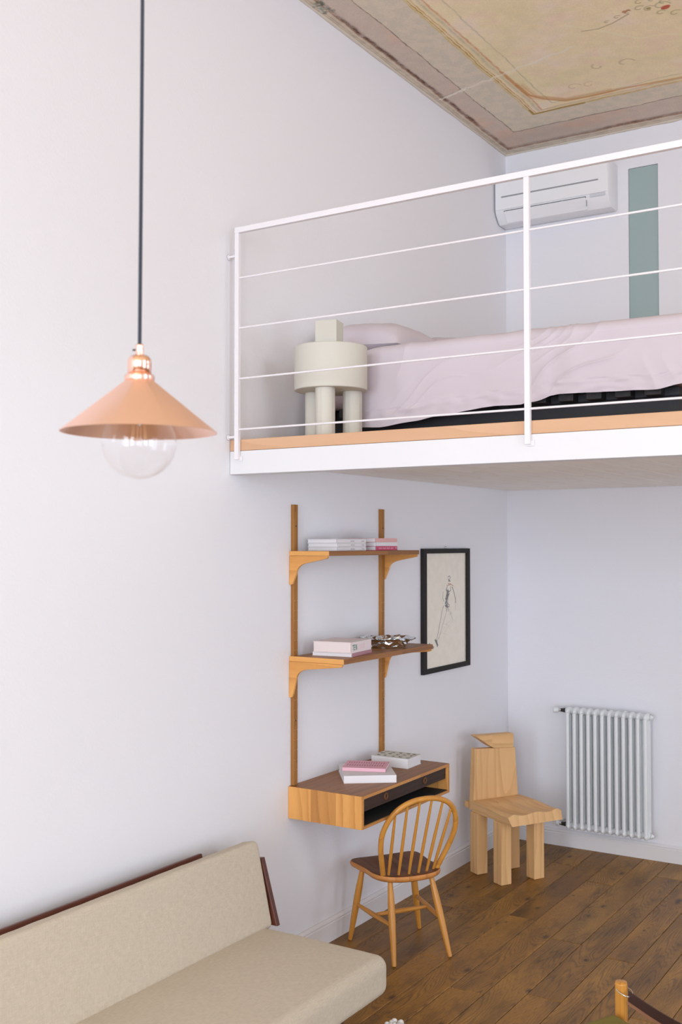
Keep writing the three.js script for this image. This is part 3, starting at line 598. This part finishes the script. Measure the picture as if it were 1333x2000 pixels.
book('paperback', 'thin pink book with rows of small red print, on the white box book', [0.193, S3 + 0.0372, 2.166], -(Math.atan2(-0.08, 0.192)), 0.21, 0.168, 0.017, M.coverRose, { top: M.coverRose, pages: M.coverBlush, group: 'books on the desk', topPrint: std('pinkPrint', { roughness: 0.6, map: canvasTex(512, 410, (c, w, h) => { const r = rng(9); c.fillStyle = '#ecaebb'; c.fillRect(0, 0, w, h); for (const y of [70, 215]) for (let i = 0; i < 15; i++) { c.fillStyle = 'rgba(146,66,92,0.8)'; c.fillRect(34 + i * 30, y + r() * 10, 9, 92); c.fillRect(34 + i * 30, y + (i % 3) * 28, 17, 12); } }) }) });
{
  const t = book('box_book', 'white box book with black blotches on its cover, at the back of the desk', [0.186, S3, 1.853], 0.03, 0.208, 0.148, 0.049, M.coverWhite, { board: 0.003, pages: M.coverWhite, group: 'books on the desk', topPrint: std('blotch', { roughness: 0.7, map: canvasTex(256, 180, (c, w, h) => { const r = rng(14); c.fillStyle = '#d8d4c4'; c.fillRect(0, 0, w, h); for (let i = 0; i < 15; i++) { const x = 24 + (i % 5) * 50 + r() * 16, y = 26 + Math.floor(i / 5) * 56 + r() * 14; c.fillStyle = i % 4 ? 'rgba(34,32,30,0.9)' : 'rgba(90,84,76,0.8)'; for (let k = 0; k < 4; k++) { c.beginPath(); c.ellipse(x + r() * 18 - 9, y + r() * 12 - 6, 5 + r() * 8, 3 + r() * 5, r() * 3, 0, 7); c.fill(); } } }) }) });
}

// ------------------------------------------------------------------ framed drawing
{
  const z0 = 0.628, z1 = 1.241, y0 = 1.2, y1 = 1.92, f = 0.040, fy = 0.028;
  const t = thing('framed_picture', 'tall black framed figure sketch on cream paper hanging beside the shelves', 'picture', [0.001, y0, (z0 + z1) / 2]);
  const W = z1 - z0, H = y1 - y0, rail = (a, b, c, d) => shapeOf([a, b, c, d]);
  // four mitred rails, face towards +x
  const w = W / 2, rails = [rail([-w, 0], [w, 0], [w - f, fy], [-w + f, fy]), rail([w, 0], [w, H], [w - f, H - fy], [w - f, fy]), rail([w, H], [-w, H], [-w + f, H - fy], [w - f, H - fy]), rail([-w, H], [-w, 0], [-w + f, fy], [-w + f, H - fy])];
  for (const r of rails) mesh('frame_rail', extrude(r, 0.022, 0.0012).rotateY(Math.PI / 2), M.frameBlack, t);
  const art = canvasTex(560, 700, (c, cw, ch) => {
    const r = rng(31), img = c.createImageData(cw, ch);
    for (let j = 0; j < ch; j++) for (let i = 0; i < cw; i++) { const n = fbm(i * 0.012, j * 0.012, 3), k = (j * cw + i) * 4, q = [250, 240, 220]; for (let m = 0; m < 3; m++) img.data[k + m] = q[m] + 6 * n; img.data[k + 3] = 255; }
    c.putImageData(img, 0, 0); c.lineCap = 'round';
    const st = (pts, w2, a, col = '60,56,54') => { for (let q = 0; q < 2; q++) { c.strokeStyle = `rgba(${col},${a})`; c.lineWidth = w2; c.beginPath(); pts.forEach((p, i) => { const x = p[0] * cw + (r() - 0.5) * 5, y = p[1] * ch + (r() - 0.5) * 5; i ? c.lineTo(x, y) : c.moveTo(x, y); }); c.stroke(); } };
    // loose walking figure in a dark bodice, long legs striding, heavy shoes
    st([[0.55, 0.215], [0.59, 0.21], [0.61, 0.225], [0.58, 0.245], [0.55, 0.235]], 4, 0.55); st([[0.56, 0.25], [0.6, 0.255]], 6, 0.7); st([[0.55, 0.275], [0.62, 0.28]], 5, 0.5, '190,120,80');
    st([[0.53, 0.29], [0.62, 0.285], [0.68, 0.3]], 5, 0.5, '170,110,84'); st([[0.53, 0.3], [0.5, 0.33], [0.56, 0.35], [0.61, 0.34], [0.62, 0.3]], 5, 0.6);
    for (let i = 0; i < 12; i++) st([[0.52 + r() * 0.07, 0.33 + r() * 0.05], [0.48 + r() * 0.06, 0.4 + r() * 0.07]], 6, 0.4, '40,38,38');
    st([[0.66, 0.31], [0.7, 0.36], [0.73, 0.42], [0.74, 0.45]], 8, 0.45); st([[0.43, 0.34], [0.42, 0.4], [0.45, 0.43]], 3, 0.4);
    for (let i = 0; i < 8; i++) st([[0.47 + r() * 0.06, 0.44 + r() * 0.03], [0.5 + r() * 0.09, 0.47 + r() * 0.05]], 6, 0.4, '44,42,42');
    st([[0.44, 0.47], [0.4, 0.52], [0.36, 0.6], [0.31, 0.7], [0.27, 0.76]], 3.4, 0.5); st([[0.52, 0.5], [0.48, 0.56], [0.42, 0.63], [0.37, 0.7], [0.31, 0.76]], 2.6, 0.35); st([[0.59, 0.5], [0.6, 0.56], [0.62, 0.53], [0.66, 0.6]], 2.4, 0.25); st([[0.72, 0.44], [0.74, 0.52]], 2, 0.25);
    for (let i = 0; i < 6; i++) { st([[0.23 + r() * 0.05, 0.75 + r() * 0.02], [0.27 + r() * 0.06, 0.8 + r() * 0.02]], 7, 0.5, '44,42,42'); st([[0.08 + r() * 0.03, 0.78 + r() * 0.015], [0.16 + r() * 0.05, 0.81 + r() * 0.02]], 5, 0.4, '50,48,48'); }
    for (let i = 0; i < 10; i++) st([[0.25 + r() * 0.4, 0.5 + r() * 0.3], [0.28 + r() * 0.4, 0.5 + r() * 0.3]], 1.2, 0.12);
  });
  const pg = new THREE.PlaneGeometry(W - 2 * f + 0.008, H - 2 * fy + 0.008).rotateY(Math.PI / 2).translate(0.0085, H / 2, 0);
  mesh('drawing', pg, std('drawing', { map: art, roughness: 0.85 }), t);
  mesh('backing', box(0.006, H - 0.03, W - 0.03, 0.0045, H / 2, 0), M.frameBlack, t);
  mesh('glass', box(0.002, H - 2 * fy + 0.004, W - 2 * f + 0.004, 0.012, H / 2, 0), M.pane, t);
  mesh('hanging_hook', new THREE.TorusGeometry(0.008, 0.0018, 8, 18).rotateY(Math.PI / 2).translate(0.006, H + 0.006, 0.0), M.chrome, t);
}

// ------------------------------------------------------------------ radiator
{
  const t = thing('radiator', 'white tubular column radiator on the back wall', 'radiator', [0.448, 0.132, 0.118]);
  const n = 12, p = 0.0447, H = 0.79;
  const section = () => {
    const list = [];
    for (const z of [-0.036, 0, 0.036]) list.push(turned([0, 0.02, z], [0, H - 0.02, z], [[0, 0.004], [0.012, 0.0115], [0.03, 0.0125], [0.97, 0.0125], [0.988, 0.0115], [1, 0.004]], 12));
    for (const y of [0.04, H - 0.032]) list.push(new THREE.SphereGeometry(1, 16, 10).scale(0.0195, 0.026, 0.054).translate(0, y, 0), new THREE.CylinderGeometry(0.0185, 0.0185, p * 0.99, 14).rotateZ(Math.PI / 2).translate(0, y, 0));
    return merge(list);
  };
  const g = section();
  for (let i = 0; i < n; i++) { const m = mesh('column', g, M.radiatorEnamel, t); m.position.x = 0.022 + i * p; }
  const valve = (y, cap) => {
    const v = mesh('valve', merge([turned([0.0, y, 0], [-0.016, y, 0], [[0, 0.014], [1, 0.014]], 8), turned([-0.012, y, 0], [-0.034, y, 0], [[0, 0.0115], [1, 0.0115]], 16)]), M.blackRubber, t);
    mesh('valve_body', turned([-0.03, y, 0], [-0.05, y, 0], [[0, 0.011], [1, 0.011]], 14), M.chrome, v);
    mesh('valve_cap', turned([-0.048, y, 0], cap ? [-0.082, y - 0.002, 0.012] : [-0.07, y, 0], [[0, 0.013], [0.2, 0.0175], [0.85, 0.0175], [1, 0.014]], 18), M.radiatorEnamel, v);
    mesh('pipe', tube([[-0.06, y, 0], [-0.06, y, -0.05], [-0.06, y, -0.117]], 0.007, 16, 8), M.radiatorEnamel, v);
  };
  valve(H - 0.032, true); valve(0.04, false);
  for (const y of [H - 0.032, 0.04]) mesh('end_plug', turned([n * p, y, 0], [n * p + 0.018, y, 0], [[0, 0.0165], [0.35, 0.0165], [0.4, 0.01], [1, 0.009]], 14), M.radiatorEnamel, t);
  for (const x of [0.09, 0.45]) mesh('wall_bracket', span(x - 0.008, x + 0.008, H - 0.08, H - 0.05, -0.117, -0.03, 0.002), M.radiatorEnamel, t);
}

// ------------------------------------------------------------------ chunky carved chair in the corner
{
  const t = thing('carved_chair', 'chunky pale wood chair with a beak shaped headpiece, in the corner', 'chair', [0.32, 0, 0.767], Math.atan2(0.87, 0.49));
  const Yl = 0.355, ox = 0.03;
  for (const [x, z] of [[-0.119, 0.115], [0.119, 0.115], [-0.119, -0.115], [0.119, -0.115]]) mesh('leg', uvm(rbox(0.074, Yl - 0.001, 0.075, 0.004, x, Yl / 2 + 0.0005, z), 1, x * 3 + z), M.fir, t);
  // seat: thick slab, sides cut under, two shallow hollows
  const N = 48, top = (u, v) => {
    const a = u * 2 - 1, q = v;                       // a across, q back -> front
    const hw = lerp(0.178, 0.192, q), z = lerp(-0.15, 0.238, q);
    const dip = (cx) => Math.exp(-Math.pow((a - cx) / 0.34, 2)) * smooth(0.18, 0.6, q) * (1 - 0.25 * smooth(0.75, 1, q));
    const edge = 0.018 * smooth(0.8, 1, Math.abs(a)) * smooth(0.3, 1, q);
    const y = 0.418 - 0.021 * (dip(-0.45) + dip(0.45)) + 0.004 * smooth(0.8, 1, q) - edge;
    return [ox + a * hw, y, z - 0.012 * a * a * smooth(0.7, 1, q)];
  };
  const gTop = grid(N, N, (u, v) => top(u, 1 - v));
  const gBot = grid(6, 6, (u, v) => [ox + (u * 2 - 1) * lerp(0.172, 0.18, v), Yl + 0.0005, lerp(-0.15, 0.25, v)]);
  const side = (fu) => grid(N, 3, (s, k) => { const [p, b] = fu(s); return [lerp(p[0], b[0], k), lerp(p[1], b[1], k), lerp(p[2], b[2], k)]; });
  const bot = (u, v) => [ox + (u * 2 - 1) * lerp(0.172, 0.18, v), Yl + 0.0005, lerp(-0.15, 0.25, v)];
  const sides = [side((s) => [top(s, 1), bot(s, 1)]), side((s) => [top(1 - s, 0), bot(1 - s, 0)]), side((s) => [top(1, 1 - s), bot(1, 1 - s)]), side((s) => [top(0, s), bot(0, s)])];
  mesh('seat', uvm(merge([gTop, gBot, ...sides]), 2, 0.1), M.fir, t);
  M.fir.side = THREE.DoubleSide;
  mesh('backrest', uvm(extrude(shapeOf([[ox - 0.164, 0.36], [ox + 0.176, 0.36], [ox + 0.15, 0.708], [ox - 0.146, 0.722]]), 0.045, 0.003).translate(0, 0, -0.196), 1, 0.21), M.fir, t);
  const hd = new THREE.Shape(); hd.moveTo(-0.118, 0.8); hd.lineTo(0.16, 0.794); hd.quadraticCurveTo(0.166, 0.75, 0.156, 0.7095); hd.lineTo(0.02, 0.7165); hd.bezierCurveTo(-0.02, 0.728, -0.06, 0.765, -0.118, 0.796); hd.closePath();
  mesh('headpiece', uvm(extrude(hd, 0.06, 0.002).translate(0, 0.001, -0.2), 0, 0.4), M.fir, t);
  mesh('back_rail', uvm(rbox(0.33, 0.036, 0.035, 0.003, ox - 0.004, 0.384, -0.2145), 0), M.fir, t);
}

// ------------------------------------------------------------------ hoop-back chair at the desk
{
  const t = thing('windsor_chair', 'honey wood hoop back spindle chair pulled up to the desk', 'chair', [0.312, 0, 2.062], Math.atan2(-0.832, -0.555));
  const Ys = 0.388, th = 0.03;
  // seat outline, local +z is the front
  const o = [[0, 0.178], [0.1, 0.182], [0.165, 0.18], [0.188, 0.155], [0.186, 0.09], [0.178, 0.0], [0.178, -0.08], [0.155, -0.142], [0.095, -0.186], [0, -0.2]];
  const pts = [...o, ...o.slice(1, -1).reverse().map(([x, z]) => [-x, z])];
  const crv = new THREE.CatmullRomCurve3(pts.map(([x, z]) => new THREE.Vector3(x, 0, z)), true, 'centripetal');
  const ring = (s) => crv.getPointAt(((s % 1) + 1) % 1), NS = 96;
  const rows = [[0.0, 0], [0.25, 0], [0.5, 0], [0.72, 0], [0.86, 0], [0.94, 0], [0.98, -0.003], [1.0, -0.010], [1.0, -0.017], [0.982, -0.025], [0.95, -th], [0.5, -th], [0, -th]];
  const seatPart = (rows) => grid(NS, rows.length - 1, (u, v) => {
    const p = ring(u), [k, dy] = rows[Math.round(v * (rows.length - 1))], x = p.x * k, z = p.z * k;
    let y = Ys + dy;
    if (dy === 0) y -= 0.011 * Math.exp(-Math.pow((Math.abs(x) - 0.075) / 0.075, 2)) * Math.exp(-Math.pow((z + 0.01) / 0.11, 2));
    return [x, y, z];
  });
  mesh('seat', uvm(seatPart(rows.slice(0, 7)), 2), M.elm, t);
  mesh('seat_edge', uvm(seatPart(rows.slice(6)), 2), M.oakMid, t);
  M.oakMid.side = THREE.DoubleSide;
  M.elm.side = THREE.DoubleSide;
  const feet = [[0.193, 0.145], [-0.193, 0.145], [0.148, -0.247], [-0.148, -0.247]], tops = [[0.135, 0.115], [-0.135, 0.115], [0.108, -0.125], [-0.108, -0.125]];
  const legAt = (i, y) => { const q = y / 0.372; return [lerp(feet[i][0], tops[i][0], q), y, lerp(feet[i][1], tops[i][1], q)]; };
  for (let i = 0; i < 4; i++) mesh('leg', turned([feet[i][0], 0.001, feet[i][1]], legAt(i, 0.366), [[0, 0.0085], [0.01, 0.0105], [0.25, 0.0145], [0.55, 0.0175], [0.72, 0.0165], [0.97, 0.0115], [1, 0.011]], 16), M.honey, t);
  const bar = (a, b, r) => turned(a, b, [[0, r * 0.62], [0.2, r * 0.82], [0.5, r], [0.8, r * 0.82], [1, r * 0.62]], 12);
  const L1 = [legAt(0, 0.178), legAt(2, 0.165)], L2 = [legAt(1, 0.178), legAt(3, 0.165)], mid = (p) => p[0].map((q, k) => lerp(q, p[1][k], 0.5));
  mesh('stretcher', bar(...L1, 0.0125), M.honey, t); mesh('stretcher', bar(...L2, 0.0125), M.honey, t); mesh('stretcher', bar(mid(L1), mid(L2), 0.012), M.honey, t);
  const zb = (y) => -0.126 - (y - Ys) * 0.43;
  const bow = [[0.140, 0.372], [0.164, 0.45], [0.187, 0.53], [0.194, 0.6], [0.176, 0.67], [0.134, 0.726], [0.072, 0.757], [0, 0.766]];
  const bowPts = [...bow, ...bow.slice(0, -1).reverse().map(([x, y]) => [-x, y])].map(([x, y]) => [x, y, zb(y)]);
  const bowCurve = new THREE.CatmullRomCurve3(bowPts.map((q) => new THREE.Vector3(...q)), false, 'centripetal');
  mesh('bow', new THREE.TubeGeometry(bowCurve, 90, 0.0128, 14), M.honey, t);
  const yBow = (x) => { let best = 1, y = 0.7; for (let i = 0; i <= 400; i++) { const p = bowCurve.getPointAt(0.25 + i / 800); const d = Math.abs(p.x - x); if (d < best) { best = d; y = p.y; } } return y; };
  [-0.128, -0.08, -0.027, 0.027, 0.08, 0.128].forEach((x) => {
    const xb = x * 0.93, z = -0.158 + 0.28 * x * x * 6, yt = yBow(x * 1.16) - 0.004;
    mesh('spindle', turned([xb, Ys - 0.012, z], [x * 1.16, yt, zb(yt)], [[0, 0.0062], [0.35, 0.0082], [0.7, 0.007], [1, 0.0052]], 12), M.honey, t);
  });
}

// ------------------------------------------------------------------ sofa
{
  const z0 = 3.06, z1 = 5.0, len = z1 - z0;
  const t = thing('sofa', 'beige linen daybed sofa with a dark wood frame along the wall', 'sofa', [0.45, 0, (z0 + z1) / 2]);
  const X = (x) => x - 0.45, hl = len / 2;
  const cushion = (w, h, d, r, crown, seed) => {
    const g = new RoundedBoxGeometry(w, h, d, 8, r);
    const n = mergeVertices(new THREE.BoxGeometry(1, 1, 1));
    const p = g.attributes.position;
    for (let i = 0; i < p.count; i++) {
      const x = p.getX(i) / (w / 2), y = p.getY(i) / (h / 2), z = p.getZ(i) / (d / 2);
      p.setY(i, p.getY(i) + Math.sign(y) * crown * (1 - x * x) * (1 - Math.pow(Math.abs(z), 6)) * Math.min(1, Math.abs(y)));
    }
    return g;
  };
  const dense = (w, h, d, r, crown, seed) => {
    // rounded slab as a swept profile so that the faces can bulge
    const prof = [], n = 9;
    for (const [cx, cy, a0] of [[w / 2 - r, h / 2 - r, 0], [-w / 2 + r, h / 2 - r, Math.PI / 2], [-w / 2 + r, -h / 2 + r, Math.PI], [w / 2 - r, -h / 2 + r, Math.PI * 1.5]]) for (let i = 0; i <= n; i++) { const a = a0 + (i / n) * Math.PI / 2; prof.push([cx + r * Math.cos(a), cy + r * Math.sin(a)]); if (i === n) { const nx = [0, -1, 0, 1]; } }
    // extra points along the two broad faces
    const full = [];
    for (let i = 0; i < prof.length; i++) { const a = prof[i], b = prof[(i + 1) % prof.length], L = Math.hypot(b[0] - a[0], b[1] - a[1]), k = Math.max(1, Math.round(L / 0.03)); for (let j = 0; j < k; j++) full.push([lerp(a[0], b[0], j / k), lerp(a[1], b[1], j / k)]); }
    full.push(full[0]);
    const NZ = 90, F = full.length - 1;
    return grid(F, NZ + 12, (u, v) => {
      const q = full[Math.round(u * F)], j = Math.round(v * (NZ + 12));
      let zz, sc = 0;
      if (j < 6) { const a = (j / 6) * Math.PI / 2; zz = -d / 2 + r * (1 - Math.sin(a)); sc = r * (1 - Math.cos(Math.PI / 2 - a)); zz = -d / 2 + r * (1 - Math.sin(a)); sc = r * (1 - Math.cos(a - 0)) ; zz = -d / 2 + r - r * Math.cos(a); sc = r - r * Math.sin(a); }
      else if (j > NZ + 6) { const a = ((NZ + 12 - j) / 6) * Math.PI / 2; zz = d / 2 - r + r * Math.cos(a); sc = r - r * Math.sin(a); }
      else { zz = lerp(-d / 2 + r, d / 2 - r, (j - 6) / NZ); }
      let [x, y] = q;
      const kx = (w / 2 - sc) / (w / 2), ky = (h / 2 - sc) / (h / 2);
      x *= kx; y *= ky;
      const c = crown * Math.max(0, 1 - Math.pow(x / (w / 2), 2)) * Math.max(0, 1 - Math.pow(Math.abs(zz) / (d / 2), 8));
      y += Math.sign(y) * c * Math.min(1, Math.abs(y) / (h / 2 - r));
      y += 0.0015 * fbm(x * 6 + seed, zz * 5, 3);
      return [x, y, zz];
    });
  };
  const cap = (w, h, d, r) => { const g = []; for (const s of [-1, 1]) g.push(box(w - 2 * r, h - 2 * r, 0.002, 0, 0, s * (d / 2 - 0.0012))); return g; };
  const slab = (w, h, d, r, crown, seed) => uvm(merge([dense(w, h, d, r, crown, seed), ...cap(w, h, d, r)]), 2, seed);
  M.linen.side = THREE.DoubleSide;
  mesh('seat_cushion', slab(0.69, 0.152, len, 0.042, 0.008, 1).translate(X(0.49), 0.301, 0), M.linen, t);
  const back = slab(0.09, 0.356, len + 0.02, 0.022, 0.0, 2);
  // the back slab bulges towards the sitter
  mesh('back_cushion', back.rotateZ(0.23).translate(X(0.188), 0.530, -0.012), M.linen, t);
  mesh('back_rail', uvm(rbox(0.022, 0.075, len - 0.16, 0.005, 0, 0, 0).rotateZ(0.2).translate(X(0.084), 0.66, 0.14), 2), M.redwood, t);
  for (const s of [-1, 1]) {
    mesh('end_post', uvm(extrude(shapeOf([[X(0.283), 0.37], [X(0.215), 0.37], [X(0.138), 0.628], [X(0.203), 0.637]]), 0.024, 0.003).translate(0, 0, s < 0 ? -hl - 0.048 : hl + 0.002), 1), M.redwood, t);
    mesh('back_support', uvm(rbox(0.024, 0.44, 0.03, 0.003).rotateZ(0.2).translate(X(0.108), 0.45, s * (hl - 0.35)), 1), M.redwood, t);
  }
  mesh('seat_frame', uvm(merge([span(X(0.24), X(0.7), 0.185, 0.224, -hl + 0.1, -hl + 0.125, 0.002), span(X(0.24), X(0.7), 0.185, 0.224, hl - 0.125, hl - 0.1, 0.002), span(X(0.675), X(0.7), 0.185, 0.224, -hl + 0.125, hl - 0.125, 0.002), span(X(0.06), X(0.24), 0.185, 0.224, -hl + 0.05, hl - 0.05, 0.002)]), 2), M.redwood, t);
  for (const x of [0.12, 0.68]) for (const s of [-1, 1]) mesh('leg', turned([X(x), 0.001, s * (hl - 0.12)], [X(x), 0.19, s * (hl - 0.12)], [[0, 0.012], [1, 0.02]], 14), M.redwood, t);
}

// ------------------------------------------------------------------ strap-arm easy chair, only its front corner in view
{
  const t = thing('safari_chair', 'wooden dowel easy chair with dark leather strap arms and olive cushion', 'chair', [1.911, 0.024, 3.686], Math.atan2(-0.9, -0.43));
  const Hp = 0.538;
  for (const x of [-0.31, 0.31]) for (const z of [0.26, -0.26]) mesh('leg', turned([x, 0.001, z], [x, Hp, z], [[0, 0.013], [0.1, 0.011], [0.3, 0.0195], [0.985, 0.0195], [1, 0.0175]], 24), M.honey, t);
  for (const x of [-0.31, 0.31]) mesh('side_rail', turned([x, 0.34, 0.25], [x, 0.29, -0.25], [[0, 0.012], [0.5, 0.011], [1, 0.012]], 14), M.honey, t);
  for (const z of [0.26, -0.26]) mesh('cross_rail', turned([-0.3, z > 0 ? 0.31 : 0.26, z], [0.3, z > 0 ? 0.31 : 0.26, z], [[0, 0.012], [0.5, 0.011], [1, 0.012]], 14), M.honey, t);
  mesh('seat_sling', grid(20, 20, (u, v) => [lerp(-0.292, 0.292, u), lerp(0.355, 0.3, v) - 0.03 * Math.sin(u * Math.PI) * Math.sin(v * Math.PI), lerp(0.235, -0.235, v)]), M.olive, t);
  M.olive.side = THREE.DoubleSide;
  mesh('seat_cushion', (() => { const g = rbox(0.565, 0.075, 0.5, 0.03, 0, 0, 0, 5); g.rotateX(-0.1); return g.translate(0, 0.392, 0.02); })(), M.olive, t);
  for (const x of [-0.235, 0.235]) mesh('back_stile', turned([x, 0.28, -0.22], [x, 0.70, -0.37], [[0, 0.013], [0.5, 0.015], [1, 0.012]], 14), M.honey, t);
  mesh('back_canvas', grid(16, 16, (u, v) => { const y = lerp(0.42, 0.68, v); return [lerp(-0.222, 0.222, u), y, -0.22 - (y - 0.28) * 0.32 - 0.03 * Math.sin(u * Math.PI)]; }), M.olive, t);
  for (const x of [-0.31, 0.31]) {
    // flat leather strap hanging slightly between the post tops, width upright
    const arm = (off, w, th2, dz) => { const pts = []; for (let i = 0; i <= 24; i++) pts.push([i / 24]); return pts; };
    const strap = (y0, w, thk, lo, hi, sag) => { const gs = []; for (const s of [-1, 1]) gs.push(grid(24, 1, (u, v) => { const z = lerp(lo, hi, u); return [x + s * thk / 2, y0 - sag * Math.sin(((0.26 - z) / 0.52) * Math.PI) + (v - 0.5) * w, z]; })); for (const s of [-1, 1]) gs.push(grid(24, 1, (u, v) => { const z = lerp(lo, hi, u); return [x + (v - 0.5) * thk, y0 - sag * Math.sin(((0.26 - z) / 0.52) * Math.PI) + s * w / 2, z]; })); return merge(gs); };
    const a = mesh('arm_strap', strap(0.508, 0.034, 0.004, 0.228, -0.228, 0.03), M.leather, t); M.leather.side = THREE.DoubleSide;
    mesh('strap_lining', strap(0.489, 0.009, 0.003, 0.232, 0.06, 0.03).translate(0.004, 0, 0), M.leatherEdge, a); M.leatherEdge.side = THREE.DoubleSide;
    for (const s of [1, -1]) mesh('ring', tube([[x - 0.02, 0.518, s * 0.262], [x - 0.023, 0.513, s * 0.24], [x - 0.01, 0.506, s * 0.222], [x + 0.012, 0.506, s * 0.224], [x + 0.023, 0.513, s * 0.242], [x + 0.02, 0.518, s * 0.262]], 0.0018, 24, 8), M.chrome, a);
  }
}

// ------------------------------------------------------------------ shaggy rug
{
  const x0 = 0.715, x1 = 2.75, z0 = 2.842, z1 = 4.7;
  const t = thing('rug', 'white looped wool rug at the bottom edge of the floor', 'rug', [(x0 + x1) / 2, 0.0005, (z0 + z1) / 2]);
  mesh('rug_base', rbox(x1 - x0 - 0.02, 0.012, z1 - z0 - 0.02, 0.004, 0, 0.006, 0), M.wool, t);
  const n = 9000, g = new THREE.IcosahedronGeometry(1, 1), im = new THREE.InstancedMesh(g, M.wool, n), q = new THREE.Matrix4(), r = rng(77);
  for (let i = 0; i < n; i++) { const s = 0.009 + r() * 0.006; q.compose(new THREE.Vector3((r() - 0.5) * (x1 - x0), 0.013 + r() * 0.004, (r() - 0.5) * (z1 - z0)), new THREE.Quaternion().setFromEuler(new THREE.Euler(r() * 3, r() * 3, r() * 3)), new THREE.Vector3(s * (0.8 + r() * 0.5), s, s * (0.8 + r() * 0.5))); im.setMatrixAt(i, q); }
  im.name = 'wool_loops'; im.userData.kind = 'stuff'; im.castShadow = im.receiveShadow = true;
  t.add(im);
}

renderer.render(scene, camera);
